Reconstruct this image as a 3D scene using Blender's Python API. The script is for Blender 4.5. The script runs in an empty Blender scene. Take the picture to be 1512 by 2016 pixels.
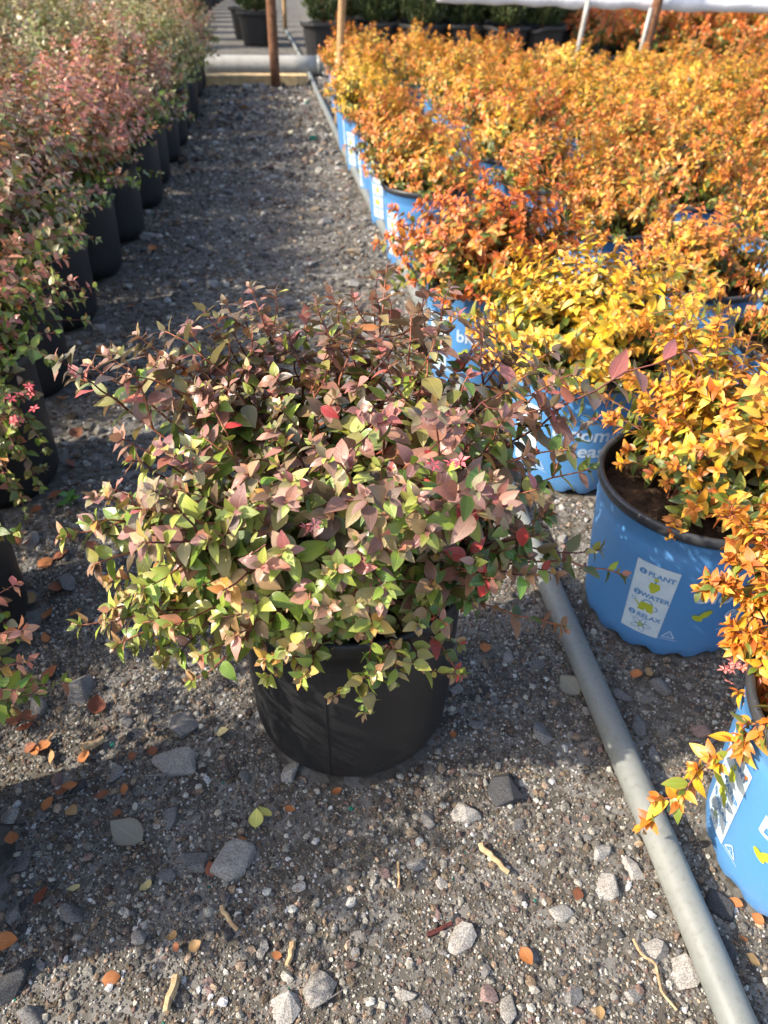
import bpy, bmesh, math, random
import numpy as np
from mathutils import Vector, Matrix

# ------------------------------------------------------------------ camera, world, sun, exposure
SC = bpy.context.scene
COL = SC.collection
F_PX, PITCH, ROLL, CAM_H = 1400.0, math.radians(38.2), math.radians(1.2), 0.95
cam_d = bpy.data.cameras.new('camera')
cam = bpy.data.objects.new('camera', cam_d); COL.objects.link(cam)
cam_d.sensor_fit = 'VERTICAL'; cam_d.sensor_height = 36.0; cam_d.sensor_width = 27.0
cam_d.lens = 36.0 * F_PX / 2016.0
cam_d.clip_start = 0.01; cam_d.clip_end = 500
cam.matrix_world = (Matrix.Translation((0, 0, CAM_H)) @ Matrix.Rotation(math.pi / 2 - PITCH, 4, 'X')
                    @ Matrix.Rotation(ROLL, 4, 'Z'))
cam_d.dof.use_dof = True
cam_d.dof.focus_distance = 0.80
cam_d.dof.aperture_fstop = 6.5
SC.camera = cam

SUN_EL, SUN_AZ = math.radians(39), math.radians(16)      # light travels towards +x, a little towards +y
to_sun = Vector((-math.cos(SUN_EL) * math.cos(SUN_AZ), -math.cos(SUN_EL) * math.sin(SUN_AZ), math.sin(SUN_EL)))
world = bpy.data.worlds.new('World'); SC.world = world; world.use_nodes = True
wn = world.node_tree.nodes; wl = world.node_tree.links
sky = wn.new('ShaderNodeTexSky'); sky.sky_type = 'NISHITA'; sky.sun_disc = False; sky.dust_density = 3.0; sky.ozone_density = 0.6
sky.sun_elevation = SUN_EL; sky.sun_rotation = math.atan2(to_sun.x, to_sun.y)
wl.new(sky.outputs[0], wn['Background'].inputs[0]); wn['Background'].inputs[1].default_value = 0.15
sun_d = bpy.data.lights.new('sun', 'SUN'); sun_d.energy = 3.6; sun_d.angle = math.radians(0.55)
sun_d.color = (1.0, 0.90, 0.76)
sun = bpy.data.objects.new('sun', sun_d); COL.objects.link(sun)
sun.rotation_euler = to_sun.to_track_quat('Z', 'Y').to_euler(); sun.location = (-3, 0, 4)
SC.view_settings.view_transform = 'Standard'; SC.view_settings.look = 'None'
SC.view_settings.exposure = 1.12; SC.view_settings.gamma = 1.0; SC.view_settings.use_curve_mapping = False

# ------------------------------------------------------------------ helpers
R = random.Random(7)
NR = np.random.default_rng(11)


def ray(px, py):
    u = (px - 756) / F_PX; v = -(py - 1008) / F_PX
    c, s = math.cos(ROLL), math.sin(ROLL)
    uu, vv = u * c - v * s, u * s + v * c
    return (uu, math.cos(PITCH) + vv * math.sin(PITCH), -math.sin(PITCH) + vv * math.cos(PITCH))


def at(px, py, Y):                       # the point of a sight line at forward distance Y
    d = ray(px, py); t = Y / d[1]
    return Vector((d[0] * t, Y, CAM_H + d[2] * t))


def gnd(px, py, z=0.0):                  # the point of a sight line at height z
    d = ray(px, py); t = (z - CAM_H) / d[2]
    return Vector((d[0] * t, d[1] * t, z))


def lin(r, g, b):
    f = lambda c: (c / 255 / 12.92) if c / 255 <= 0.04045 else ((c / 255 + 0.055) / 1.055) ** 2.4
    return (f(r), f(g), f(b))


def tag(o, label=None, cat=None, group=None, kind=None):
    if label: o['label'] = label
    if cat: o['category'] = cat
    if group: o['group'] = group
    if kind: o['kind'] = kind
    return o


def empty(name, loc, rz=0.0):
    o = bpy.data.objects.new(name, None); COL.objects.link(o)
    o.location = loc; o.rotation_euler = (0, 0, rz); o.empty_display_size = 0.05
    return o


def link(name, me, mat=None, parent=None):
    o = bpy.data.objects.new(name, me); COL.objects.link(o)
    if mat is not None and len(me.materials) == 0: me.materials.append(mat)
    if parent is not None: o.parent = parent
    return o


def mesh_np(name, V, Fc, smooth=True, col=None, luv=None):
    """V (n,3) array, Fc (m,k) array of equal-sized faces"""
    V = np.asarray(V, np.float32); Fc = np.asarray(Fc, np.int32)
    me = bpy.data.meshes.new(name)
    k = Fc.shape[1]; m = Fc.shape[0]
    me.vertices.add(len(V)); me.vertices.foreach_set('co', V.ravel())
    me.loops.add(m * k); me.loops.foreach_set('vertex_index', Fc.ravel())
    me.polygons.add(m); me.polygons.foreach_set('loop_start', np.arange(0, m * k, k, dtype=np.int32))
    me.polygons.foreach_set('use_smooth', np.full(m, smooth, dtype=bool))
    if col is not None:
        a = me.attributes.new('Col', 'FLOAT_COLOR', 'POINT')
        c4 = np.ones((len(V), 4), np.float32); c4[:, :3] = col
        a.data.foreach_set('color', c4.ravel())
    if luv is not None:
        a = me.attributes.new('luv', 'FLOAT_VECTOR', 'POINT')
        a.data.foreach_set('vector', np.asarray(luv, np.float32).ravel())
    me.update(calc_edges=True)
    return me


def mesh_py(name, V, Fc, smooth=False):
    me = bpy.data.meshes.new(name); me.from_pydata([tuple(v) for v in V], [], Fc)
    if smooth:
        me.polygons.foreach_set('use_smooth', np.ones(len(me.polygons), dtype=bool))
    me.update()
    return me


def lathe(prof, seg=40, cap_bottom=False, cap_top=False):
    V, Fc = [], []
    for (r, z) in prof:
        for i in range(seg):
            a = 2 * math.pi * i / seg
            V.append((r * math.cos(a), r * math.sin(a), z))
    for j in range(len(prof) - 1):
        for i in range(seg):
            k = (i + 1) % seg
            Fc.append((j * seg + i, j * seg + k, (j + 1) * seg + k, (j + 1) * seg + i))
    if cap_bottom: Fc.append(tuple(range(seg))[::-1])
    if cap_top: Fc.append(tuple((len(prof) - 1) * seg + i for i in range(seg)))
    return V, Fc


def tube(pts, rad, seg=6, V=None, Fc=None, caps=True):
    V = [] if V is None else V; Fc = [] if Fc is None else Fc
    base = len(V); n = len(pts)
    pts = [Vector(p) for p in pts]
    ref = None
    for i, p in enumerate(pts):
        t = (pts[min(i + 1, n - 1)] - pts[max(i - 1, 0)]).normalized()
        if ref is None: ref = t.orthogonal().normalized()
        ref = (ref - t * ref.dot(t)).normalized(); b = t.cross(ref)
        r = rad(i / (n - 1)) if callable(rad) else rad
        for k in range(seg):
            a = 2 * math.pi * k / seg
            V.append(p + (ref * math.cos(a) + b * math.sin(a)) * r)
    for i in range(n - 1):
        for k in range(seg):
            l = (k + 1) % seg
            Fc.append((base + i * seg + k, base + i * seg + l, base + (i + 1) * seg + l, base + (i + 1) * seg + k))
    if caps:
        Fc.append(tuple(base + k for k in range(seg))[::-1])
        Fc.append(tuple(base + (n - 1) * seg + k for k in range(seg)))
    return V, Fc


def bez(p0, p1, p2, n=10, jit=0.0, rng=R):
    out = []
    for i in range(n):
        t = i / (n - 1)
        p = p0 * (1 - t) ** 2 + p1 * 2 * t * (1 - t) + p2 * t * t
        if jit and 0 < i < n - 1: p = p + Vector((rng.gauss(0, jit), rng.gauss(0, jit), rng.gauss(0, jit)))
        out.append(p)
    return out


def box(cx, cy, cz, sx, sy, sz):
    V = [(cx + dx * sx / 2, cy + dy * sy / 2, cz + dz * sz / 2) for dz in (-1, 1) for dy in (-1, 1) for dx in (-1, 1)]
    return V, [(0, 2, 3, 1), (4, 5, 7, 6), (0, 1, 5, 4), (2, 6, 7, 3), (0, 4, 6, 2), (1, 3, 7, 5)]


# ------------------------------------------------------------------ materials
class NT:
    def __init__(s, name):
        s.m = bpy.data.materials.new(name); s.m.use_nodes = True
        s.t = s.m.node_tree; s.n = s.t.nodes; s.l = s.t.links
        s.p = s.n['Principled BSDF']; s.out = s.n['Material Output']

    def node(s, t, **kw):
        x = s.n.new(t)
        for k, v in kw.items():
            if k.startswith('i_'):
                key = k[2:]; key = int(key) if key.isdigit() else key.replace('_', ' ')
                x.inputs[key].default_value = v
            else: setattr(x, k, v)
        return x

    def lk(s, a, b): s.l.new(a, b)

    def mix(s, fac, a, b, mode='MIX'):
        x = s.n.new('ShaderNodeMix'); x.data_type = 'RGBA'; x.blend_type = mode
        for v, i in ((fac, 0), (a, 6), (b, 7)):
            if isinstance(v, (int, float)): x.inputs[i].default_value = v
            elif isinstance(v, tuple): x.inputs[i].default_value = (v + (1,))[:4]
            else: s.l.new(v, x.inputs[i])
        return x.outputs[2]

    def ramp(s, src, stops):
        x = s.n.new('ShaderNodeValToRGB'); e = x.color_ramp.elements
        while len(e) < len(stops): e.new(0.5)
        for k, (p, c) in enumerate(stops): e[k].position = p; e[k].color = (c + (1,))[:4] if len(c) == 3 else c
        s.l.new(src, x.inputs[0]); return x.outputs[0]

    def noise(s, scale, detail=4, rough=0.55, coord='Object', vec=None):
        x = s.n.new('ShaderNodeTexNoise'); x.inputs['Scale'].default_value = scale
        x.inputs['Detail'].default_value = detail; x.inputs['Roughness'].default_value = rough
        if vec is None:
            tc = s.n.new('ShaderNodeTexCoord'); vec = tc.outputs[coord]
        s.l.new(vec, x.inputs['Vector']); return x.outputs[0]

    def bump(s, h, strength=0.3, dist=0.002):
        x = s.n.new('ShaderNodeBump'); x.inputs['Strength'].default_value = strength
        x.inputs['Distance'].default_value = dist; s.l.new(h, x.inputs['Height'])
        s.l.new(x.outputs[0], s.p.inputs['Normal']); return x

    def math(s, op, a, b=None):
        x = s.n.new('ShaderNodeMath'); x.operation = op
        for v, i in ((a, 0), (b, 1)):
            if v is None: continue
            if isinstance(v, (int, float)): x.inputs[i].default_value = v
            else: s.l.new(v, x.inputs[i])
        return x.outputs[0]


def make_leaf_mat(name, rough, transl, vein, mott, tint_edge):
    b = NT(name)
    at_ = b.node('ShaderNodeAttribute', attribute_name='Col')
    oi = b.node('ShaderNodeObjectInfo')
    base = b.mix(1.0, at_.outputs['Color'], oi.outputs['Color'], 'ADD')
    lu = b.node('ShaderNodeAttribute', attribute_name='luv')
    sep = b.node('ShaderNodeSeparateXYZ'); b.lk(lu.outputs['Vector'], sep.inputs[0])
    ax = b.math('ABSOLUTE', sep.outputs[0])
    # mottling
    nz = b.noise(160, 3, 0.6)
    c = b.mix(b.math('MULTIPLY', nz, mott), base, b.mix(1.0, base, (0.45, 0.75, 0.35), 'MULTIPLY'))
    nz2 = b.noise(420, 2, 0.5)
    c = b.mix(b.math('MULTIPLY', nz2, 0.25), c, b.mix(1.0, c, (1.5, 1.35, 1.2), 'MULTIPLY'))
    # base of blade greener, margin tinted
    edge = b.ramp(ax, [(0.72, (0, 0, 0)), (1.0, (1, 1, 1))])
    c = b.mix(b.math('MULTIPLY', edge, 0.30), c, tint_edge)
    # veins: midrib + slanted side veins
    mid = b.ramp(ax, [(0.02, (1, 1, 1)), (0.10, (0, 0, 0))])
    slant = b.math('SUBTRACT', sep.outputs[1], b.math('MULTIPLY', ax, 0.30))
    w = b.math('SINE', b.math('MULTIPLY', slant, 44.0))
    sv = b.ramp(w, [(0.86, (0, 0, 0)), (1.0, (1, 1, 1))])
    vv = b.math('MAXIMUM', mid, b.math('MULTIPLY', sv, 0.45))
    c = b.mix(b.math('MULTIPLY', vv, vein), c, b.mix(1.0, c, (1.7, 1.6, 1.3), 'MULTIPLY'))
    # paler, duller underside
    ge = b.node('ShaderNodeNewGeometry')
    c = b.mix(b.math('MULTIPLY', ge.outputs['Backfacing'], 0.45), c, b.mix(0.5, c, (0.20, 0.21, 0.11)))
    b.lk(c, b.p.inputs['Base Color'])
    b.p.inputs['Roughness'].default_value = rough
    b.p.inputs['Specular IOR Level'].default_value = 0.62
    hh = b.math('ADD', b.math('MULTIPLY', vv, -0.6), b.math('MULTIPLY', nz2, 0.5))
    b.bump(hh, 0.45, 0.0008)
    tr = b.node('ShaderNodeBsdfTranslucent')
    b.lk(b.mix(1.0, c, (1.2, 1.15, 0.85), 'MULTIPLY'), tr.inputs['Color'])
    ms = b.node('ShaderNodeMixShader'); ms.inputs[0].default_value = transl
    b.lk(b.p.outputs[0], ms.inputs[1]); b.lk(tr.outputs[0], ms.inputs[2]); b.lk(ms.outputs[0], b.out.inputs['Surface'])
    return b.m


M = {}
M['leaf'] = make_leaf_mat('leaf_bronze', 0.31, 0.18, 0.30, 0.55, lin(150, 120, 95))
M['leaf_gold'] = make_leaf_mat('leaf_gold', 0.40, 0.15, 0.25, 0.30, lin(214, 150, 70))
M['dry_leaf'] = make_leaf_mat('leaf_dry', 0.7, 0.10, 0.35, 0.4, lin(120, 75, 45))


def simple(name, c1, c2=None, scale=30, rough=0.6, bump=0.0, spec=0.5, bscale=None, coord='Object', bdist=0.002):
    b = NT(name)
    if c2 is None: b.p.inputs['Base Color'].default_value = c1 + (1,)
    else:
        n = b.noise(scale, 5, 0.6, coord)
        b.lk(b.mix(b.ramp(n, [(0.35, (0, 0, 0)), (0.68, (1, 1, 1))]), c1, c2), b.p.inputs['Base Color'])
    b.p.inputs['Roughness'].default_value = rough; b.p.inputs['Specular IOR Level'].default_value = spec
    if bump: b.bump(b.noise(bscale or scale * 3, 5, 0.6, coord), bump, bdist)
    return b.m


def plastic(name, c, dust, rough, amount, scuff=(0.8, 0.8, 0.78), low=0.10):
    """moulded plastic with dust specks, splashed grit near the ground and faint scuffs"""
    b = NT(name)
    tc = b.node('ShaderNodeTexCoord')
    big = b.noise(9, 5, 0.65, vec=tc.outputs['Object'])
    fine = b.noise(170, 3, 0.6, vec=tc.outputs['Object'])
    grit = b.noise(430, 2, 0.6, vec=tc.outputs['Object'])
    sep = b.node('ShaderNodeSeparateXYZ'); b.lk(tc.outputs['Object'], sep.inputs[0])
    lowf = b.ramp(b.math('DIVIDE', sep.outputs[2], low), [(0.0, (1, 1, 1)), (1.0, (0.25, 0.25, 0.25))])
    f = b.math('MULTIPLY', b.ramp(fine, [(0.50, (0, 0, 0)), (0.74, (1, 1, 1))]), lowf)
    f = b.math('ADD', b.math('MULTIPLY', f, amount), b.math('MULTIPLY', b.ramp(big, [(0.45, (0, 0, 0)), (0.8, (1, 1, 1))]), amount * 0.5))
    col = b.mix(f, c, dust)
    sp = b.ramp(grit, [(0.66, (0, 0, 0)), (0.74, (1, 1, 1))])
    col = b.mix(b.math('MULTIPLY', b.math('MULTIPLY', sp, lowf), 0.55), col, scuff)
    b.lk(col, b.p.inputs['Base Color'])
    b.lk(b.math('ADD', b.math('MULTIPLY', big, 0.25), rough - 0.12), b.p.inputs['Roughness'])
    b.bump(b.math('ADD', big, b.math('MULTIPLY', fine, 0.25)), 0.25, 0.0012)
    return b.m


M['black_plastic'] = plastic('black_plastic', (0.011, 0.0115, 0.013), (0.065, 0.063, 0.061), 0.50, 0.38, (0.22, 0.21, 0.19))
M['blue_plastic'] = plastic('blue_plastic', (0.075, 0.245, 0.53), (0.20, 0.28, 0.38), 0.44, 0.48, (0.30, 0.33, 0.36), 0.04)
M['liner'] = plastic('pot_liner', (0.014, 0.014, 0.015), (0.07, 0.07, 0.07), 0.45, 0.3)
M['rim'] = plastic('pot_rim', (0.035, 0.037, 0.042), (0.18, 0.18, 0.18), 0.38, 0.35)
M['print_white'] = simple('print_white', (0.50, 0.62, 0.76), (0.38, 0.53, 0.72), 60, 0.5)
M['print_panel'] = simple('print_panel', (0.60, 0.70, 0.76), (0.50, 0.62, 0.72), 45, 0.5)
M['print_blue'] = simple('print_blue', (0.09, 0.25, 0.50), None, rough=0.5)
M['print_green'] = simple('print_green', (0.45, 0.50, 0.04), (0.36, 0.42, 0.03), 60, 0.5)
M['soil'] = simple('soil_bark', (0.022, 0.014, 0.009), (0.085, 0.050, 0.028), 70, 0.95, 0.8, 0.2, 120, bdist=0.01)
M['stem'] = simple('stem_bark', lin(120, 66, 48), lin(165, 108, 78), 90, 0.6, 0.3, 0.3)
M['stem_dark'] = simple('stem_dark', lin(74, 40, 40), lin(112, 62, 52), 90, 0.55, 0.3, 0.3)
M['petal'] = simple('petal_pink', lin(226, 120, 120), lin(236, 160, 150), 200, 0.5)
M['petal_hot'] = simple('petal_hot', lin(205, 70, 88), lin(214, 104, 106), 200, 0.5)
M['wood'] = simple('post_wood', lin(98, 66, 48), lin(134, 98, 74), 22, 0.85, 0.5, 0.2, 90)
M['bamboo'] = simple('stake_tan', lin(178, 148, 104), lin(150, 118, 82), 25, 0.6, 0.2, 0.4)
M['plank'] = simple('plank_wood', lin(214, 186, 138), lin(178, 150, 108), 14, 0.8, 0.4, 0.2, 60)
M['white_metal'] = simple('white_paint', (0.40, 0.39, 0.35), (0.31, 0.30, 0.27), 20, 0.4)
M['film'] = simple('poly_film', (0.76, 0.76, 0.80), (0.64, 0.65, 0.71), 5, 0.35, 0.5, 0.5, 7, bdist=0.03)
M['needle'] = simple('needle_green', (0.028, 0.050, 0.014), (0.085, 0.110, 0.030), 6, 0.6)
M['twig'] = simple('twig_dry', lin(196, 170, 130), lin(140, 112, 82), 120, 0.8, 0.3)
M['sprout'] = simple('sprout_green', lin(86, 132, 58), lin(120, 156, 74), 120, 0.45)

# galvanised / weathered pvc pipe
b = NT('pipe_grey')
tc = b.node('ShaderNodeTexCoord'); n1 = b.noise(7, 5, 0.6, vec=tc.outputs['Object']); n2 = b.noise(110, 4, 0.6, vec=tc.outputs['Object'])
cc = b.mix(b.ramp(n1, [(0.3, (0, 0, 0)), (0.7, (1, 1, 1))]), (0.155, 0.17, 0.165), (0.225, 0.235, 0.22))
cc = b.mix(b.math('MULTIPLY', b.ramp(n2, [(0.52, (0, 0, 0)), (0.72, (1, 1, 1))]), 0.40), cc, (0.11, 0.105, 0.09))
b.lk(cc, b.p.inputs['Base Color']); b.p.inputs['Roughness'].default_value = 0.42; b.bump(n2, 0.12, 0.001)
M['pipe'] = b.m

# stones: object colour x crystalline speckle
def stone_mat(name, attr):
    b = NT(name)
    if attr:
        s_ = b.node('ShaderNodeAttribute', attribute_name='Col').outputs['Color']
    else:
        s_ = b.node('ShaderNodeObjectInfo').outputs['Color']
    ge = b.node('ShaderNodeNewGeometry')
    n1 = b.noise(520, 3, 0.7, vec=ge.outputs['Position']); n2 = b.noise(90, 5, 0.6, vec=ge.outputs['Position'])
    c = b.mix(b.ramp(n1, [(0.38, (0, 0, 0)), (0.60, (1, 1, 1))]), b.mix(1.0, s_, (0.52, 0.52, 0.54), 'MULTIPLY'), b.mix(1.0, s_, (1.25, 1.25, 1.25), 'MULTIPLY'))
    c = b.mix(b.ramp(n2, [(0.45, (0, 0, 0)), (0.75, (0.6, 0.6, 0.6))]), c, b.mix(1.0, c, (0.72, 0.64, 0.52), 'MULTIPLY'))
    b.lk(c, b.p.inputs['Base Color']); b.p.inputs['Roughness'].default_value = 0.82
    b.p.inputs['Specular IOR Level'].default_value = 0.35
    b.bump(b.math('ADD', n1, n2), 0.55, 0.0025)
    return b.m


M['stone'] = stone_mat('stone_granite', False)
M['gravel'] = stone_mat('gravel_grains', True)

b = NT('ground_dirt')
tc = b.node('ShaderNodeTexCoord')
n1 = b.noise(1.6, 6, 0.6, vec=tc.outputs['Object']); n2 = b.noise(55, 5, 0.7, vec=tc.outputs['Object'])
vo = b.node('ShaderNodeTexVoronoi', i_Scale=95.0); b.lk(tc.outputs['Object'], vo.inputs['Vector'])
vo2 = b.node('ShaderNodeTexVoronoi', i_Scale=38.0); b.lk(tc.outputs['Object'], vo2.inputs['Vector'])
c = b.mix(b.ramp(n1, [(0.35, (0, 0, 0)), (0.7, (1, 1, 1))]), (0.056, 0.052, 0.043), (0.098, 0.090, 0.074))
c = b.mix(b.ramp(n2, [(0.4, (0, 0, 0)), (0.75, (0.8, 0.8, 0.8))]), c, (0.16, 0.14, 0.115))
sepc = b.node('ShaderNodeSeparateColor'); b.lk(vo.outputs['Color'], sepc.inputs[0])
c = b.mix(b.math('MULTIPLY', b.ramp(sepc.outputs[0], [(0.45, (0, 0, 0)), (0.9, (1, 1, 1))]), 0.55), c, (0.21, 0.20, 0.185))
sepd = b.node('ShaderNodeSeparateColor'); b.lk(vo2.outputs['Color'], sepd.inputs[0])
c = b.mix(b.math('MULTIPLY', b.ramp(sepd.outputs[1], [(0.62, (0, 0, 0)), (0.8, (1, 1, 1))]), 0.5), c, (0.26, 0.25, 0.235))
b.lk(c, b.p.inputs['Base Color']); b.p.inputs['Roughness'].default_value = 0.95; b.p.inputs['Specular IOR Level'].default_value = 0.2
n3 = b.noise(420, 4, 0.7, vec=tc.outputs['Object'])
h = b.math('ADD', b.math('MULTIPLY', n3, 0.7), b.math('MULTIPLY', n2, 0.9))
b.bump(h, 0.6, 0.003)
M['ground'] = b.m

# ------------------------------------------------------------------ leaves
def leaf_tpl(L=1.0, W=0.6, fold=0.25, curl=0.25, ns=6, wob=0.0, peak=0.38, twist=0.0):
    """blade along +y, upper face +z; unit length; returns V, quads, luv"""
    V, U, Fc = [], [], []
    ST = [0, .035, .10, .20, .33, .48, .64, .80, .92, 1.0] if ns >= 6 else [i / ns for i in range(ns + 1)]
    ns = len(ST) - 1
    for i in range(ns + 1):
        t = ST[i]
        w = 0.5 * W * (math.sin(math.pi * min(1, t ** (math.log(0.5) / math.log(peak)))) ** 0.85) if 0 < t < 1 else 0.012
        w *= (1 - 0.15 * t)
        y = 0.06 + t * 0.94; z = -curl * t * t + 0.05 * t
        tw = twist * t
        for s in (-1, 0, 1):
            x = s * w * (1 - 0.10 * fold); zz = z + abs(s) * w * fold * 1.3 + (wob * w * math.sin(t * 11 + s * 1.3) if s else 0)
            V.append((x * math.cos(tw), y, zz + x * math.sin(tw))); U.append((s, t, 0))
    for i in range(ns):
        for s in (0, 1):
            a = i * 3 + s
            Fc.append((a, a + 1, a + 4, a + 3))
    # petiole
    k = len(V)
    V += [(-0.014, -0.02, 0), (0.014, -0.02, 0)]; U += [(0, 0, 0), (0, 0, 0)]
    Fc.append((k, k + 1, 1, 0))
    return np.array(V, np.float32) * L, np.array(Fc, np.int32), np.array(U, np.float32)


TPL = {}
for key, ns in (('hi', 6), ('lo', 3)):
    TPL[key] = [leaf_tpl(1, 0.62, 0.16, 0.26, ns, 0.05, 0.36), leaf_tpl(1, 0.66, 0.12, 0.36, ns, 0.09, 0.34, 0.25),
                leaf_tpl(1, 0.56, 0.22, 0.16, ns, 0.04, 0.40, -0.2), leaf_tpl(1, 0.68, 0.14, 0.10, ns, 0.10, 0.38, 0.15),
                leaf_tpl(1, 0.54, 0.18, 0.30, ns, 0.06, 0.42, -0.3)]
    TPL[key + '_gold'] = [leaf_tpl(1, 0.54, 0.24, 0.22, ns, 0.05, 0.42), leaf_tpl(1, 0.58, 0.18, 0.38, ns, 0.08, 0.40, 0.2),
                          leaf_tpl(1, 0.48, 0.28, 0.14, ns, 0.04, 0.45, -0.25), leaf_tpl(1, 0.54, 0.22, 0.55, ns, 0.06, 0.38)]


class Leaves:
    def __init__(s): s.P, s.A, s.N, s.S, s.T, s.C = [], [], [], [], [], []

    def add(s, p, a, n, size, tpl, col):
        a = a.normalized(); n = n - a * n.dot(a)
        if n.length < 1e-4: n = a.orthogonal()
        s.P.append(tuple(p)); s.A.append(tuple(a)); s.N.append(tuple(n.normalized())); s.S.append(size); s.T.append(tpl); s.C.append(col)

    def mesh(s, name, tpls, idx=None):
        P, A, N, S, T, C = (np.array(x, np.float32) for x in (s.P, s.A, s.N, s.S, s.T, s.C))
        if idx is not None: P, A, N, S, T, C = P[idx], A[idx], N[idx], S[idx], T[idx], C[idx]
        X = np.cross(A, N)
        Vs, Fs, Us, Cs, off = [], [], [], [], 0
        for k, (v, f, u) in enumerate(tpls):
            q = np.where(T == k)[0]
            if len(q) == 0: continue
            loc = v[None] * S[q][:, None, None]
            w = loc[..., 0:1] * X[q][:, None] + loc[..., 1:2] * A[q][:, None] + loc[..., 2:3] * N[q][:, None] + P[q][:, None]
            n, m = len(q), len(v)
            Vs.append(w.reshape(-1, 3))
            Fs.append((f[None] + (np.arange(n) * m)[:, None, None] + off).reshape(-1, 4))
            uu = np.repeat(u[None], n, 0).copy(); Us.append(uu.reshape(-1, 3))
            Cs.append(np.repeat(C[q], m, 0)); off += n * m
        return mesh_np(name, np.concatenate(Vs), np.concatenate(Fs), True, np.concatenate(Cs), np.concatenate(Us))


LEAFMESH = {}
def leaf_mesh(key, k):
    if (key, k) not in LEAFMESH:
        v, f, u = TPL[key][k]
        me = mesh_np('leaf_blade', v, f, True, None, u)
        me.materials.append(M['leaf_gold'] if 'gold' in key else M['leaf'])
        LEAFMESH[(key, k)] = me
    return LEAFMESH[(key, k)]


def place_leaves(lv, key, root, nparts, centre, view, mat, label_of=None):
    """the nparts best-seen leaves are objects of their own, the rest one part"""
    P = np.array(lv.P); d = P - np.array(centre)
    r = np.linalg.norm(d, axis=1)
    sc = r * 0.6 + (d @ np.array(view)) * 0.9 + np.array(lv.S) * 2.5
    order = np.argsort(-sc)
    parts, rest = order[:nparts], order[nparts:]
    for i in parts:
        o = bpy.data.objects.new('leaf', leaf_mesh(key, lv.T[i])); COL.objects.link(o); o.parent = root
        a, n = Vector(lv.A[i]), Vector(lv.N[i]); x = a.cross(n); s = lv.S[i]
        m = Matrix(((x.x, a.x, n.x), (x.y, a.y, n.y), (x.z, a.z, n.z))).to_4x4()
        o.matrix_local = Matrix.Translation(lv.P[i]) @ m @ Matrix.Scale(s, 4)
        o.color = tuple(lv.C[i]) + (1,)
    me = lv.mesh('foliage', TPL[key], rest); me.materials.append(mat)
    o = link('foliage', me, None, root); o.color = (0, 0, 0, 1); tag(o, kind='stuff')
    return o


UP = Vector((0, 0, 1))


def leaf_pair(lv, rng, p, t, az, size, colf, ntp, ang=1.0, droop=0.25, both=True, spread=0.2):
    ref = t.orthogonal().normalized(); bb = t.cross(ref)
    for k in range(2 if both else 1):
        if rng.random() < 0.06: continue
        a = az + k * math.pi + rng.gauss(0, spread)
        rad = ref * math.cos(a) + bb * math.sin(a)
        al = ang + rng.gauss(0, 0.18)
        ax = rad * math.sin(al) + t * math.cos(al) - UP * max(0, droop + rng.gauss(0, 0.15))
        ow = Vector((p[0], p[1], 0)); ow = ow.normalized() if ow.length > .01 else ow
        nn = t * 0.5 + UP * 0.62 + ow * 0.18 + Vector((-.10, -.10, 0)) + Vector((rng.gauss(0, .22), rng.gauss(0, .22), rng.gauss(0, .15)))
        lv.add(p, ax, nn, size * rng.uniform(0.78, 1.15), rng.randrange(ntp), colf())


def jit(c, rng, v=0.16):
    k = math.exp(rng.gauss(0, v))
    return tuple(min(0.9, max(0.004, x * k * math.exp(rng.gauss(0, v * 0.35)))) for x in c)


def pick(rng, pal):
    r = rng.random() * sum(w for _, w in pal)
    for c, w in pal:
        r -= w
        if r <= 0: return jit(c, rng)
    return jit(pal[-1][0], rng)


def dress(lv, rng, pts, pal_fn, ntp, size=0.025, spacing=0.017, start=0.25, ang=1.0, droop=0.25, rosette=3):
    """opposite pairs of leaves along a stem, a rosette of small ones at its tip"""
    L = [0.0]
    for i in range(1, len(pts)): L.append(L[-1] + (pts[i] - pts[i - 1]).length)
    tot = L[-1]; s = tot * start; az = rng.uniform(0, 6.28); k = 0
    while s < tot - 0.006:
        i = max(j for j in range(len(L)) if L[j] <= s); i = min(i, len(pts) - 2)
        f = (s - L[i]) / max(1e-6, L[i + 1] - L[i]); p = pts[i].lerp(pts[i + 1], f)
        t = (pts[i + 1] - pts[i]).normalized()
        rem = tot - s
        sz = size * min(1.0, 0.55 + rem / 0.09 * 0.6) * rng.uniform(0.8, 1.12)
        age = min(1.0, rem / 0.14)
        leaf_pair(lv, rng, p, t, az, sz, lambda: pal_fn(age, p.z), ntp, ang, droop)
        az += math.pi / 2 + rng.gauss(0, 0.15); s += spacing * rng.uniform(0.8, 1.3) * (0.6 if rem < 0.03 else 1); k += 1
    t = (pts[-1] - pts[-2]).normalized()
    for q in range(rosette):
        leaf_pair(lv, rng, pts[-1] - t * (0.003 * (rosette - 1 - q)), t, az + q * 1.57, size * (0.62 - 0.14 * q), lambda: pal_fn(0.0, pts[-1].z), ntp,
                  1.15 - 0.3 * q, droop * 0.4)


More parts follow.
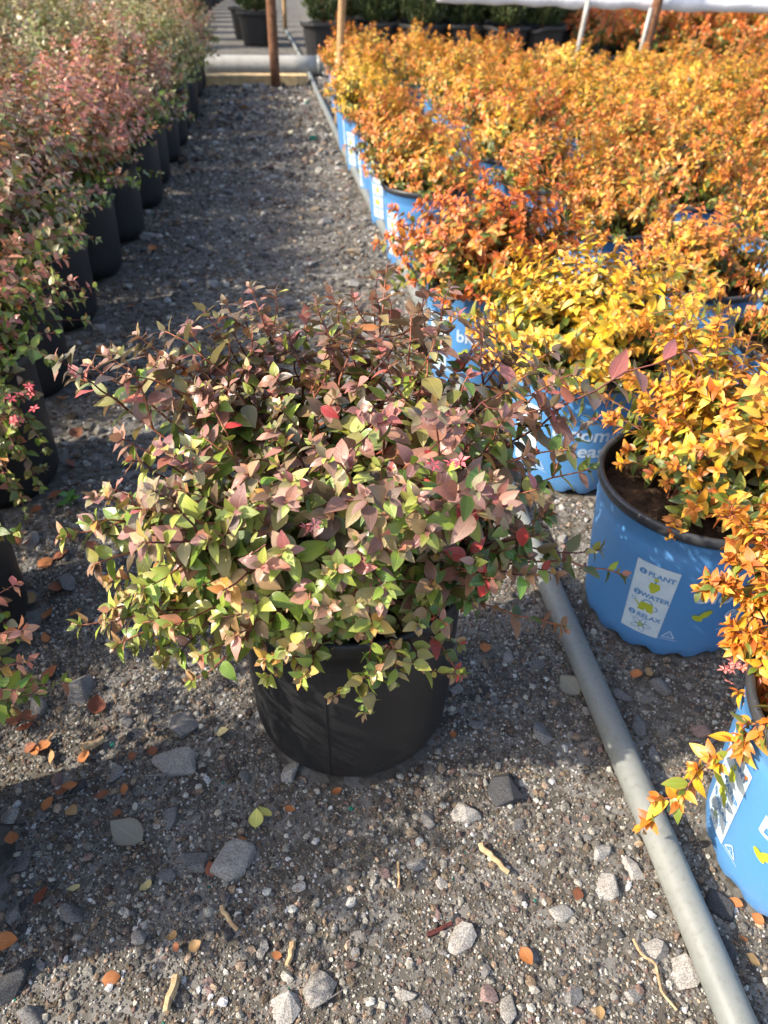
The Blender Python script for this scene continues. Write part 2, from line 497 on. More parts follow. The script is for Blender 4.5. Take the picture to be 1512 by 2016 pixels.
# ------------------------------------------------------------------ ground
V, Fc = [], []
gx = np.concatenate([[-60, -25, -10], np.linspace(-4, 6, 41), [12, 30, 60]])
gy = np.concatenate([[-40, -10, -3], np.linspace(-1, 12, 53), [16, 25, 45, 90, 160]])
gx = np.unique(np.round(np.concatenate([gx, np.linspace(-1.6, 1.4, 76)]), 4)); gy = np.unique(np.round(np.concatenate([gy, np.linspace(0, 2.4, 61)]), 4))
GX, GY = np.meshgrid(gx, gy)
def ghgt(x, y):
    h = 0.006 * np.sin(x * 3.1 + 1.3) * np.cos(y * 2.3) + 0.004 * np.sin(x * 7.3 + y * 5.1)
    return np.where((x > -4) & (x < 6) & (y > -1) & (y < 12), h, 0.0) - 0.006
gv = np.stack([GX.ravel(), GY.ravel(), ghgt(GX.ravel(), GY.ravel())], 1)
nx, ny = len(gx), len(gy)
gf = np.array([(j * nx + i, j * nx + i + 1, (j + 1) * nx + i + 1, (j + 1) * nx + i) for j in range(ny - 1) for i in range(nx - 1)])
ground = link('ground', mesh_np('ground', gv, gf), M['ground']); tag(ground, kind='structure')

# layout shared by everything that stands on the ground
MAIN = Vector((-0.045, 0.708, 0))
def row_x(y): return float(np.interp(y, [0.3, 0.82, 1.5, 2.26, 2.67, 3.67, 4.61, 7.05, 9], [-0.58, -0.725, -0.930, -1.085, -1.115, -1.235, -1.34, -1.74, -2.1]))
def pipe_x(y): return float(np.interp(y, [-0.5, 0.29, 0.563, 0.763, 2.455, 3.70, 6.06, 8.73], [0.50, 0.415, 0.379, 0.345, 0.099, -0.122, -0.506, -0.927]))

black_spots, blue_spots = [], []
for j in range(17):
    y0 = 0.40 + 0.445 * j
    for i in range(8):
        y = y0 + (0.22 if i % 2 else 0) + (R.uniform(-.03, .03) if j > 4 else 0)
        x = row_x(y) - 0.43 * i + R.uniform(-.02, .02)
        if y > 7.35 or x < -0.62 * (y + 0.6) - 0.55: continue
        black_spots.append((x, y, i, j))
manual = [(0.590, 0.485), (0.52, 0.954), (0.435, 1.425), (0.262, 1.885), (0.132, 2.82), (0.055, 3.32), (-0.012, 3.80), (-0.10, 4.27), (-0.175, 4.74),
          (1.06, 1.02), (0.945, 1.50), (0.835, 1.905), (0.70, 2.38), (0.59, 2.88), (0.50, 3.35),
          (1.27, 2.30), (1.06, 2.72), (1.36, 1.72), (0.98, 3.24), (1.50, 2.86)]
blue_spots += [(x, y, 0) for x, y in manual]
for j in range(3, 19):
    for i in range(0, 13):
        y = 1.86 + 0.44 * (j - 2) + (0.20 if i % 2 else 0) + R.uniform(-.04, .04)
        x = pipe_x(y) + 0.215 + 0.47 * i + R.uniform(-.03, .03)
        if y > 6.55 - 0.075 * i or x > 0.66 * (y + 0.9) + 0.2: continue
        if any((x - a) ** 2 + (y - c) ** 2 < 0.36 ** 2 for a, c, _ in blue_spots): continue
        blue_spots.append((x, y, 1))
FOOT = [(MAIN.x, MAIN.y, 0.15)] + [(x, y, 0.15) for x, y, *_ in black_spots] + [(x, y, 0.145) for x, y, _ in blue_spots]
FOOTA = np.array(FOOT)

# gravel: real grains, finer and denser near the camera
ico = bmesh.new(); bmesh.ops.create_icosphere(ico, subdivisions=1, radius=1.0)
ICV = np.array([v.co[:] for v in ico.verts], np.float32); ICF = np.array([[v.index for v in f.verts] for f in ico.faces], np.int32); ico.free()
OCV = np.array([(1, 0, 0), (0, 1, 0), (-1, 0, 0), (0, -1, 0), (0, 0, 1), (0, 0, -1)], np.float32)
OCF = np.array([(0, 1, 4), (1, 2, 4), (2, 3, 4), (3, 0, 4), (1, 0, 5), (2, 1, 5), (3, 2, 5), (0, 3, 5)], np.int32)
GPAL = np.array([lin(122, 118, 112), lin(96, 92, 88), lin(150, 146, 138), lin(182, 178, 168), lin(92, 78, 70), lin(116, 100, 84), lin(74, 72, 74), lin(140, 122, 106), lin(110, 90, 84), lin(208, 204, 196)], np.float32)
GW = np.array([.20, .17, .13, .07, .10, .11, .09, .07, .045, .015]); GW /= GW.sum(); GPAL *= np.array([1.08, 1.09, 1.06], np.float32)


def grains(name, n, xr, yr, smin, smax, power, tv, tf, wedge=True):
    y = NR.uniform(yr[0], yr[1], int(n * 2.2))
    x = NR.uniform(xr[0], xr[1], len(y))
    lo = np.interp(y, [0.2, 0.82, 2.26, 4.61, 7.05, 9], [-0.75, -0.85, -1.2, -1.5, -1.9, -2.3])
    hi = np.interp(y, [0.2, 1, 1.6, 2.2, 9], [0.85, 0.95, 0.75, 0.45, -0.7])
    ok = (x > lo) & (x < hi) if wedge else np.ones(len(x), bool)
    # patchy: bare sandy spots
    pat = np.sin(x * 9 + 2 * np.sin(y * 4)) * np.cos(y * 8 + 1.5 * np.sin(x * 6)) + NR.normal(0, .6, len(x))
    ok &= pat > -1.15
    d2 = ((x[:, None] - FOOTA[None, :, 0]) ** 2 + (y[:, None] - FOOTA[None, :, 1]) ** 2) if len(x) < 1000 else None
    for fx, fy, fr in FOOT:
        ok &= ((x - fx) ** 2 + (y - fy) ** 2) > (fr - 0.004) ** 2
    x, y = x[ok][:n], y[ok][:n]; n = len(x)
    s = smin * (NR.uniform(0, 1, n) ** -power); s = np.minimum(s, smax) * 0.5
    q = NR.normal(size=(n, 4)); q /= np.linalg.norm(q, axis=1)[:, None]
    w_, a, b_, c_ = q.T
    Rm = np.stack([1 - 2 * (b_ ** 2 + c_ ** 2), 2 * (a * b_ - c_ * w_), 2 * (a * c_ + b_ * w_), 2 * (a * b_ + c_ * w_), 1 - 2 * (a ** 2 + c_ ** 2), 2 * (b_ * c_ - a * w_),
                   2 * (a * c_ - b_ * w_), 2 * (b_ * c_ + a * w_), 1 - 2 * (a ** 2 + b_ ** 2)], 1).reshape(n, 3, 3)
    sc = NR.uniform(0.62, 1.25, (n, 3))
    v = tv[None] * sc[:, None] * (1 + NR.normal(0, 0.16, (n, len(tv), 1)))
    v = np.einsum('nij,nkj->nki', Rm, v); v[..., 2] *= 0.78
    v *= s[:, None, None]
    v[..., 0] += x[:, None]; v[..., 1] += y[:, None]; v[..., 2] += (ghgt(x, y) + s * 0.25)[:, None]
    f = (tf[None] + (np.arange(n) * len(tv))[:, None, None]).reshape(-1, 3)
    c = GPAL[NR.choice(len(GPAL), n, p=GW)] * np.exp(NR.normal(0, .33, (n, 1)))
    c = np.minimum(c, 0.52)
    teal = NR.uniform(0, 1, n) < 0.0006
    c[teal] = (0.01, 0.18, 0.12)
    me = mesh_np(name, v.reshape(-1, 3), f, False, np.repeat(c, len(tv), 0))
    me.materials.append(M['gravel'])
    return link(name, me)


tag(grains('gravel', 34000, (-0.9, 0.95), (0.14, 1.30), 0.0038, 0.013, 0.33, ICV, ICF), 'loose grey and tan gravel grains over the near ground', 'gravel', kind='stuff')
tag(grains('fine_gravel', 95000, (-0.85, 0.95), (0.14, 1.10), 0.0023, 0.0052, 0.30, OCV, OCF), 'fine sandy grit between the near gravel grains', 'grit', kind='stuff')
tag(grains('path_gravel', 26000, (-1.7, 0.9), (1.25, 4.2), 0.0050, 0.026, 0.40, ICV, ICF), 'coarser gravel along the middle of the path', 'gravel', kind='stuff')
tag(grains('far_gravel', 9000, (-2.6, 0.2), (4.1, 8.9), 0.013, 0.06, 0.40, OCV, OCF), 'pale gravel at the far end of the path', 'gravel', kind='stuff')

# single stones that can be picked out
ROCKS = []
for k in range(16):
    rr = random.Random(100 + k); bm = bmesh.new()
    el = (1, rr.uniform(.6, .95), rr.uniform(.42, .7))
    for _ in range(rr.randint(14, 22)):
        v = Vector((rr.gauss(0, 1), rr.gauss(0, 1), rr.gauss(0, 1))).normalized() * rr.uniform(.86, 1.06)
        bm.verts.new((v.x * el[0], v.y * el[1], v.z * el[2]))
    bmesh.ops.convex_hull(bm, input=bm.verts[:])
    bmesh.ops.delete(bm, geom=[v for v in bm.verts if not v.link_faces], context='VERTS')
    bmesh.ops.recalc_face_normals(bm, faces=bm.faces)
    bmesh.ops.bevel(bm, geom=bm.edges[:], offset=0.05, segments=1, affect='EDGES', profile=0.5) if k % 2 else None
    me = bpy.data.meshes.new('stone'); bm.to_mesh(me); bm.free(); me.materials.append(M['stone']); ROCKS.append(me)

TONE = dict(l=lin(150, 147, 142), g=lin(116, 115, 114), d=lin(66, 67, 70), p=lin(128, 108, 104), w=lin(205, 203, 196), t=lin(142, 128, 108))


def stone(px, py, wpx, tone, label=None, group='stones bedded in the gravel', rk=None, pos=None, size=None):
    p = pos if pos is not None else gnd(px, py)
    d = math.cos(PITCH) * p.y + math.sin(PITCH) * CAM_H
    s = size if size else wpx / F_PX * d / 2 * 1.12
    o = link('stone', ROCKS[R.randrange(16) if rk is None else rk])
    o.scale = (s, s * R.uniform(.85, 1.1), s * R.uniform(.7, 1.0)); o.rotation_euler = (R.gauss(0, .2), R.gauss(0, .2), R.uniform(0, 6.28))
    o.location = (p.x, p.y, float(ghgt(np.array(p.x), np.array(p.y))) + s * 0.10)
    c = TONE[tone]; k = R.uniform(.85, 1.15); o.color = tuple(x * k for x in c) + (1,)
    tag(o, label or {'l': 'pale speckled granite stone half bedded in the gravel', 'g': 'mid grey granite stone half bedded in the gravel', 'd': 'dark charcoal stone half bedded in the gravel',
                     'p': 'purplish brown stone half bedded in the gravel', 'w': 'whitish quartz stone half bedded in the gravel', 't': 'tan weathered stone half bedded in the gravel'}[tone], 'stone', group)
    return o


stone(460, 1695, 92, 'l', 'large pale speckled granite lump beside a rust brown leaf', rk=1)
stone(1000, 1548, 84, 'd', 'flat dark slate stone in front of the grey pipe', rk=4)
stone(1113, 1467, 22, 'w', 'small smooth white pebble near the grey pipe', rk=2)
stone(1345, 1912, 78, 'l', 'pale angular granite stone lying against the near end of the pipe', rk=6)
stone(345, 1500, 95, 'l', 'broad pale rock sunk level with the gravel beside the black pot', rk=3)
for a in [(910, 1850, 74, 'l'), (630, 1950, 78, 'l'), (557, 1990, 74, 'l'), (135, 1800, 62, 'g'), (275, 1840, 48, 'l'), (28, 1930, 100, 'd'), (60, 1990, 66, 'g'), (362, 1428, 72, 'g'),
          (160, 1360, 70, 'g'), (70, 1388, 66, 'l'), (590, 1748, 32, 'l'), (1290, 1868, 54, 'l'), (1190, 1742, 62, 'l'), (1182, 1672, 52, 'l'), (1247, 1708, 52, 'l'), (1106, 1796, 50, 'l'),
          (1042, 1878, 44, 'g'), (918, 1600, 58, 'l'), (845, 1612, 42, 'g'), (574, 1522, 58, 'l'), (690, 1776, 28, 'w'), (1225, 1368, 44, 'g'), (1302, 1350, 50, 'g'), (1256, 1425, 50, 'g'),
          (1292, 1482, 40, 'g'), (1072, 1440, 60, 'g'), (1420, 1778, 62, 'd'), (1432, 1870, 60, 'd'), (384, 1695, 60, 'g'), (110, 1530, 36, 'p'), (150, 1545, 40, 'd'), (335, 1610, 46, 'g'),
          (520, 1860, 32, 'g'), (450, 1838, 30, 'd'), (410, 1940, 34, 'p'), (225, 1520, 40, 'g'), (480, 1530, 36, 'g'), (330, 1720, 40, 'g'), (20, 1600, 40, 'l'), (25, 1790, 50, 'g'),
          (820, 1700, 40, 'g'), (760, 1720, 30, 'p'), (870, 1740, 30, 'l'), (800, 1960, 44, 'l'), (700, 1880, 28, 'g'), (960, 1960, 40, 'p'), (1000, 1990, 54, 'l'), (1130, 1960, 40, 'g'),
          (1250, 1960, 40, 'l'), (1180, 1990, 36, 't'), (860, 1800, 26, 'p'), (840, 1990, 30, 'g'), (1020, 1620, 30, 'g'), (940, 1420, 36, 'g'), (900, 1350, 30, 'l'), (975, 1370, 26, 'g'),
          (1000, 1290, 30, 'l'), (960, 1300, 24, 't'), (1060, 1300, 34, 'g'), (1480, 1700, 40, 'g'), (1460, 1560, 36, 'g'), (1380, 1440, 40, 'p'), (250, 1420, 34, 'g'), (40, 1690, 46, 'g'),
          (585, 1425, 1, 'g')][:-1]:
    stone(*a)
for px, py, w, t in [(290, 465, 42, 'l'), (255, 560, 30, 'l'), (195, 640, 34, 'l'), (420, 560, 40, 'l'), (470, 430, 36, 'l'), (360, 560, 44, 'g'), (560, 600, 46, 'g'), (610, 520, 36, 'l'),
                     (640, 440, 40, 'l'), (540, 350, 26, 'l'), (450, 380, 26, 'g'), (500, 270, 20, 'l'), (580, 280, 22, 'g'), (630, 640, 50, 'l'), (690, 560, 40, 'l'), (700, 500, 36, 't'),
                     (480, 600, 40, 'g'), (400, 490, 34, 'g'), (520, 500, 34, 'g'), (60, 1070, 50, 'l'), (130, 1150, 60, 'g'), (1080, 1010, 30, 't'), (1110, 1060, 36, 'l')]:
    stone(px, py, w, t)
n = 0
while n < 130:
    y = R.uniform(.15, 1.1) if n < 70 else R.uniform(1.1, 7.5)
    x = R.uniform(row_x(y) + 0.12, pipe_x(y) + (0.5 if y < 1 else 0.0))
    if any((x - a) ** 2 + (y - c) ** 2 < (r + .012) ** 2 for a, c, r in FOOT): continue
    sz = R.uniform(.004, .011) * (1 + max(0, y - 1) * 0.75)
    stone(0, 0, 0, R.choice('lgggpdttl'), pos=Vector((x, y, 0)), size=sz); n += 1

# ------------------------------------------------------------------ the grey ground pipe
root = empty('ground_pipe', (pipe_x(1.0), 1.0, 0)); off = Vector((-pipe_x(1.0), -1.0, 0))
PR = 0.0212
pp = [Vector((pipe_x(y), y, PR - 0.003)) for y in np.linspace(-0.6, 8.55, 60)]
sm = [sum((pp[max(0, min(59, i + k))] for k in range(-6, 7)), Vector()) / 13 for i in range(60)]
sm[0] = pp[0]; sm[-1] = pp[-1]
o = link('pipe_run', mesh_py('pipe_run', *tube([p + off for p in sm], PR, 20), smooth=True), M['pipe'], root)
for y in (4.35, 8.1):
    i = min(range(60), key=lambda k: abs(sm[k].y - y)); t = (sm[i + 1] - sm[i]).normalized()
    link('coupling', mesh_py('coupling', *tube([sm[i] + off - t * .06, sm[i] + off - t * .055, sm[i] + off + t * .055, sm[i] + off + t * .06], lambda f: PR + .006, 18), smooth=True), M['pipe'], root)
tag(root, 'long grey plastic pipe lying on the gravel along the blue pots', 'pipe')

# ------------------------------------------------------------------ pots
def black_pot_meshes(rt, rb, h, seam=True):
    prof = [(rb * 0.80, 0.0), (rb * 0.84, 0.0), (rb * 0.86, 0.008), (rb * 0.93, 0.014), (rb * 0.985, 0.03), (rb * 1.0, 0.05)]
    for k in range(1, 8): t = k / 7; prof.append((rb + (rt - 0.004 - rb) * t, 0.05 + (h - 0.028 - 0.05) * t))
    prof += [(rt - 0.001, h - 0.026), (rt + 0.003, h - 0.024)]
    body = mesh_py('pot_body', *lathe(prof, 56, cap_bottom=True), smooth=True)
    lip = mesh_py('pot_lip', *lathe([(rt + 0.003, h - 0.0245), (rt + 0.0045, h - 0.022), (rt + 0.005, h - 0.004), (rt + 0.003, h), (rt - 0.002, h), (rt - 0.004, h - 0.004), (rt - 0.008, h - 0.06)], 56), smooth=True)
    return body, lip


def wrap(pts, th0, z0, prof, off=0.0009):
    out = []
    for x, y in pts:
        z = z0 + y; r = prof(z) + off; th = th0 + x / prof(z0)
        out.append((r * math.cos(th), r * math.sin(th), z))
    return out


BH, BRT, BRB = 0.286, 0.164, 0.139
def bprof(z): return BRB + (BRT - 0.004 - BRB) * max(0, min(1, (z - 0.02) / (BH - 0.05)))


def blue_pot_meshes():
    seg = 96; V, Fc = [], []
    prof = [(BRB - .004, 0.0), (BRB - .001, 0.012)] + [(bprof(z), z) for z in (0.024, 0.05, 0.09, 0.13, 0.17, 0.205, 0.232)] + [(bprof(.236) - .0016, .2385), (bprof(.242), .243), (BRT - .004, BH - .022), (BRT - .0005, BH - .018)]
    for j, (r, z) in enumerate(prof):
        for i in range(seg):
            a = 2 * math.pi * i / seg; zz = z
            rr_ = r * (1 + 0.004 * math.sin(3 * a + 4 * z) + 0.002 * math.sin(7 * a))
            if j == 0: zz = 0.0 if i % 6 in (0, 1, 2) else (0.006 if i % 6 in (3, 5) else 0.010)   # scalloped foot
            if j == 0 and i % 6 == 4: rr_ -= .003
            V.append((rr_ * math.cos(a), rr_ * math.sin(a), zz))
    for j in range(len(prof) - 1):
        for i in range(seg):
            k = (i + 1) % seg; Fc.append((j * seg + i, j * seg + k, (j + 1) * seg + k, (j + 1) * seg + i))
    body = mesh_py('blue_pot_body', V, Fc, smooth=True)
    liner = mesh_py('pot_liner', *lathe([(BRB - .012, .012), (BRB - .008, .03), (BRT - .010, BH - .03), (BRT - .007, BH - .004)], 48, cap_bottom=True), smooth=True)
    lip = mesh_py('pot_lip', *lathe([(BRT - .007, BH - .005), (BRT - .004, BH), (BRT + .001, BH + .001), (BRT + .004, BH - .003), (BRT + .004, BH - .010), (BRT + .001, BH - .0175), (BRT - .0007, BH - .0182)], 64), smooth=True)
    return body, liner, lip


def text2d(s, size, bold=0.0):
    cu = bpy.data.curves.new('t', 'FONT'); cu.body = s; cu.size = size; cu.align_x = 'CENTER'; cu.offset = bold; cu.resolution_u = 3
    ob = bpy.data.objects.new('t', cu); COL.objects.link(ob)
    dg = bpy.context.evaluated_depsgraph_get(); me = bpy.data.meshes.new_from_object(ob.evaluated_get(dg))
    V = [(v.co.x, v.co.y) for v in me.vertices]; Fc = [tuple(p.vertices) for p in me.polygons]
    bpy.data.objects.remove(ob); bpy.data.curves.remove(cu); bpy.data.meshes.remove(me)
    return V, Fc


class Flat:
    def __init__(s): s.V, s.F = [], []

    def poly(s, pts): k = len(s.V); s.V += list(pts); s.F.append(tuple(range(k, k + len(pts))))

    def disc(s, x, y, r, rx=None, n=14, rot=0):
        rx = rx or r
        s.poly([(x + rx * math.cos(a) * math.cos(rot) - r * math.sin(a) * math.sin(rot), y + rx * math.cos(a) * math.sin(rot) + r * math.sin(a) * math.cos(rot)) for a in [2 * math.pi * i / n for i in range(n)]])

    def ring(s, x, y, r, w, n=16, a0=0, a1=2 * math.pi, rx=None, rot=0):
        rx = rx or r
        for i in range(n):
            q = []
            for a, d in ((a0 + (a1 - a0) * i / n, 0), (a0 + (a1 - a0) * (i + 1) / n, 0), (a0 + (a1 - a0) * (i + 1) / n, w), (a0 + (a1 - a0) * i / n, w)):
                u, v = (rx - d) * math.cos(a), (r - d) * math.sin(a)
                q.append((x + u * math.cos(rot) - v * math.sin(rot), y + u * math.sin(rot) + v * math.cos(rot)))
            s.poly(q)

    def line(s, a, b_, w):
        d = Vector(b_) - Vector(a); n_ = Vector((-d.y, d.x)).normalized() * w / 2
        s.poly([tuple(Vector(a) - n_), tuple(Vector(b_) - n_), tuple(Vector(b_) + n_), tuple(Vector(a) + n_)])

    def add(s, tf, dx, dy): k = len(s.V); s.V += [(x + dx, y + dy) for x, y in tf[0]]; s.F += [tuple(i + k for i in f) for f in tf[1]]

    def mesh(s, name, th0, z0, off): return mesh_py(name, wrap(s.V, th0, z0, bprof, off), s.F)


# decals of one print: lettering, instruction panel (pale field, blue and green ink), recycling mark
def decal_set(th_text, th_panel):
    out = []
    f = Flat(); f.add(text2d('blooming', 0.047, 0.0012), 0, 0.012); f.add(text2d('easy', 0.047, 0.0012), 0.012, -0.030)
    [f.line((-.030 + .012 * q, -.057), (-.021 + .012 * q, -.057), .0028) for q in range(7)]   # line of print too small to read
    out.append(('lettering', f.mesh('lettering', th_text, 0.135, .0010), 'print_white'))
    f = Flat(); f.disc(-0.062, -0.016, .007, .013, rot=.9); f.disc(-.072, -.026, .006, .011, rot=-.6)
    out.append(('leaf_mark', f.mesh('leaf_mark', th_text, 0.135, .0010), 'print_green'))
    f = Flat(); nx_, ny_ = 10, 6; w, hh = 0.066, 0.160
    for i in range(nx_):
        for j in range(ny_):
            x0, x1 = -w / 2 + w * i / nx_, -w / 2 + w * (i + 1) / nx_; y0, y1 = -hh / 2 + hh * j / ny_, -hh / 2 + hh * (j + 1) / ny_
            f.poly([(x0, y0), (x1, y0), (x1, y1), (x0, y1)])
    out.append(('label_panel', f.mesh('label_panel', th_panel, 0.122, .0006), 'print_panel'))
    fb, fg, fw, fd, ft = Flat(), Flat(), Flat(), Flat(), Flat()
    for k, (word, y) in enumerate((('PLANT', .055), ('WATER', .006), ('RELAX', -.042))):
        fd.disc(-.020, y + .0045, .0062); fw.add(text2d(str(k + 1), .0105, .0003), -.020, y + .001)
        ft.add(text2d(word, .0135, .0004), .009, y)
    fg.poly([(-.004, .043), (.010, .043), (.012, .033), (.004, .020), (.000, .020), (-.006, .033)]); fb.line((.003, .043), (.003, .0475), .003); fg.line((.003, .0475), (.003, .0545), .0065)
    fg.poly([(-.010, -.006), (.010, -.006), (.013, -.026), (-.013, -.026)]); fg.line((-.010, -.018), (-.021, -.008), .003); fb.ring(-.023, -.006, .004, .0012)
    fb.ring(0, -.007, .009, .0022, a0=0, a1=math.pi); fb.ring(.013, -.014, .006, .0018, a0=-1.6, a1=1.6)
    for q in range(5): fb.ring(.0 + .0105 * math.cos(q * 1.2566), -.060 + .0095 * math.sin(q * 1.2566), .0045, .0011, rx=.0078, rot=q * 1.2566)
    fg.disc(0, -.060, .0048, .006)
    for q in range(5): fg.line((0, -.060), (.010 * math.cos(q * 1.2566 + .6), -.060 + .009 * math.sin(q * 1.2566 + .6)), .0022)
    out.append(('panel_outlines', fb.mesh('panel_outlines', th_panel, .122, .0011), 'print_blue'))
    out.append(('panel_discs', fd.mesh('panel_discs', th_panel, .122, .0011), 'print_blue'))
    out.append(('panel_words', ft.mesh('panel_words', th_panel, .122, .0011), 'print_blue'))
    out.append(('panel_icons', fg.mesh('panel_icons', th_panel, .122, .0011), 'print_green'))
    out.append(('panel_numbers', fw.mesh('panel_numbers', th_panel, .122, .0016), 'print_white'))
    f = Flat(); t3 = [(-.010, -.007), (.010, -.007), (0, .010)]
    for q in range(3): f.line(t3[q], t3[(q + 1) % 3], .0022)
    f.add(text2d('2', .009), 0, -.0045); f.line((-.017, -.013), (.017, -.013), .0012)
    out.append(('recycling_mark', f.mesh('recycling_mark', th_panel + .33, .058, .0010), 'print_white'))
    res = []
    for n_, me, mt in out: me.materials.append(M[mt]); res.append((n_, me))
    return res


DECALS = []
for k in range(2): DECALS += decal_set(k * math.pi, k * math.pi - math.radians(59))
BLUE_BODY, BLUE_LINER, BLUE_LIP = blue_pot_meshes()
BLUE_BODY.materials.append(M['blue_plastic']); BLUE_LINER.materials.append(M['liner']); BLUE_LIP.materials.append(M['rim'])


def soil_mesh(r, h, seed):
    rr = random.Random(seed); V, Fc = [(0, 0, h + .006)], []
    n_ = 30; rings = [.2, .4, .6, .8, .93, 1.0]
    for q in rings:
        for i in range(n_):
            a = 2 * math.pi * i / n_; V.append((r * q * math.cos(a), r * q * math.sin(a), h + (rr.uniform(-.006, .007) if q < 1 else -.004)))
    for i in range(n_): Fc.append((0, 1 + i, 1 + (i + 1) % n_))
    for j in range(len(rings) - 1):
        for i in range(n_):
            k = (i + 1) % n_; Fc.append((1 + j * n_ + i, 1 + (j + 1) * n_ + i, 1 + (j + 1) * n_ + k, 1 + j * n_ + k))
    me = mesh_py('soil', V, Fc, smooth=False); me.materials.append(M['soil']); return me


BLUE_SOIL = [soil_mesh(BRT - .0115, BH - .042, 3), soil_mesh(BRT - .0125, BH - .052, 4)]


def add_blue_pot(root, decals, soil=0, crop=None):
    body = link('pot', BLUE_BODY, None, root)
    link('liner', BLUE_LINER, None, body); link('rim', BLUE_LIP, None, body)
    link('soil', BLUE_SOIL[soil], None, root)
    for n_, me in decals:
        o = link(n_, me, None, body)
        if n_.startswith('panel_'): tag(o, kind='stuff')
    return body


# ------------------------------------------------------------------ palettes
def P_(*a): return [(lin(*c), w) for c, w in a]
UPPER_OLD = P_(((148, 106, 98), 3), ((166, 116, 106), 3), ((132, 104, 90), 2), ((172, 116, 106), 2), ((150, 128, 84), 1.8), ((126, 128, 82), 1.6), ((182, 96, 90), 1.1), ((192, 130, 82), 1.2), ((186, 56, 62), .15), ((176, 150, 120), 1.4))
UPPER_TIP = P_(((142, 98, 96), 3), ((166, 118, 112), 2.4), ((134, 116, 96), 1.8), ((182, 106, 106), .9), ((118, 96, 88), 1.6), ((140, 130, 98), 1))
LOWER_OLD = P_(((138, 150, 64), 3), ((158, 166, 76), 2.6), ((114, 132, 56), 2.6), ((172, 168, 92), 1.8), ((146, 130, 74), 1.5), ((172, 142, 104), .8), ((92, 114, 52), 1.6), ((156, 102, 84), .4), ((188, 60, 60), .10))
LOWER_TIP = P_(((176, 140, 110), 1.2), ((160, 118, 92), 1), ((180, 160, 104), 1), ((156, 160, 80), 2.2), ((156, 100, 84), .6), ((192, 146, 76), .3), ((132, 146, 66), 1.4))
RIGHT_LOW = P_(((98, 122, 62), 2), ((120, 116, 66), 1.5), ((132, 92, 76), 1.6), ((152, 108, 86), 1.1), ((84, 104, 58), 1.5), ((150, 150, 76), 1), ((180, 70, 64), .25))


def main_pal(rng, side=0.0):
    own = {}
    def coh(key, pal):                      # leaves of one shoot are mostly alike
        if key not in own: own[key] = [pick(rng, pal) for _ in range(2)]
        return jit(rng.choice(own[key]), rng, .13) if rng.random() < .62 else pick(rng, pal)
    def f(age, z):
        up = 1 / (1 + math.exp(-(z - 0.515 + rng.gauss(0, 0.02)) / 0.028))
        if age > .75: up *= .55
        if rng.random() < up: return coh('ut', UPPER_TIP) if age < 0.25 else coh('uo', UPPER_OLD)
        if side and rng.random() < side: return coh('r', RIGHT_LOW)
        return coh('lt', LOWER_TIP) if age < 0.12 else coh('lo', LOWER_OLD)
    return f


# ------------------------------------------------------------------ the shrub in the black pot
rng = random.Random(21)
root = empty('potted_shrub', MAIN)
tag(root, 'bronze and green leafy shrub in a round black pot on the gravel path', 'potted plant')
MH, MRT, MRB = 0.322, 0.158, 0.149
body, lip = black_pot_meshes(MRT, MRB, MH)
pot = link('pot', body, M['black_plastic'], root); link('rim', lip, M['black_plastic'], pot)
seam_v, seam_f = [], []
th = math.radians(-99)
for i in range(10):
    z = 0.03 + i * (MH - 0.062) / 9; r = MRB + (MRT - .004 - MRB) * max(0, (z - .05) / (MH - .078))
    for s_ in (-1, 0, 1): seam_v.append(((r + (.0014 if s_ == 0 else -.0006)) * math.cos(th + s_ * .010), (r + (.0014 if s_ == 0 else -.0006)) * math.sin(th + s_ * .010), z))
for i in range(9):
    for s_ in (0, 1): seam_f.append((i * 3 + s_, i * 3 + s_ + 1, i * 3 + s_ + 4, i * 3 + s_ + 3))
link('mould_seam', mesh_py('mould_seam', seam_v, seam_f, True), M['black_plastic'], pot)
link('soil', soil_mesh(MRT - .0105, MH - .045, 9), None, root)

TIPS = [(150, 742, .70), (212, 702, .74), (245, 738, .68), (325, 652, .78), (370, 640, .80), (475, 600, .85), (450, 665, .80), (570, 652, .85), (640, 655, .86), (762, 524, .90),
        (735, 590, .88), (812, 610, .82), (905, 620, .86), (862, 682, .78), (920, 742, .75), (700, 662, .80), (1060, 722, .80), (1135, 735, .80), (1357, 688, .74), (1010, 762, .72),
        (1000, 822, .68), (1122, 885, .68), (1165, 922, .72), (545, 842, .64), (440, 762, .70), (235, 862, .64), (255, 905, .62), (790, 702, .80), (600, 702, .82), (640, 902, .58),
        (882, 922, .58), (820, 912, .60), (935, 942, .60), (215, 976, .60), (206, 1042, .57), (182, 1112, .55), (216, 1200, .53), (152, 1232, .56), (332, 1232, .50), (392, 1292, .49),
        (376, 1340, .50), (520, 1300, .50), (592, 1312, .52), (440, 1162, .48), (560, 1082, .50), (405, 1062, .51), (300, 1082, .54), (515, 1112, .49), (700, 1190, .49), (792, 1082, .52),
        (735, 1232, .50), (905, 1326, .55), (832, 1312, .54), (952, 1152, .58), (1100, 1132, .62), (1228, 1132, .66), (1112, 1236, .62), (1182, 1082, .67), (1062, 1052, .62),
        (1000, 1082, .60), (852, 1152, .55), (640, 1022, .55), (482, 982, .57), (352, 962, .60), (822, 1002, .56), (1062, 962, .62), (482, 932, .59), (540, 740, .74), (660, 780, .70),
        (760, 820, .66), (860, 800, .68), (330, 800, .68), (400, 860, .64), (500, 1190, .485), (610, 1180, .485), (620, 1250, .50), (460, 1250, .49), (280, 1170, .53), (700, 760, .74),
        (940, 860, .66), (1040, 900, .66), (300, 720, .72), (380, 720, .74), (520, 680, .80), (1090, 800, .74), (980, 700, .82), (660, 1120, .50), (760, 1160, .50)]
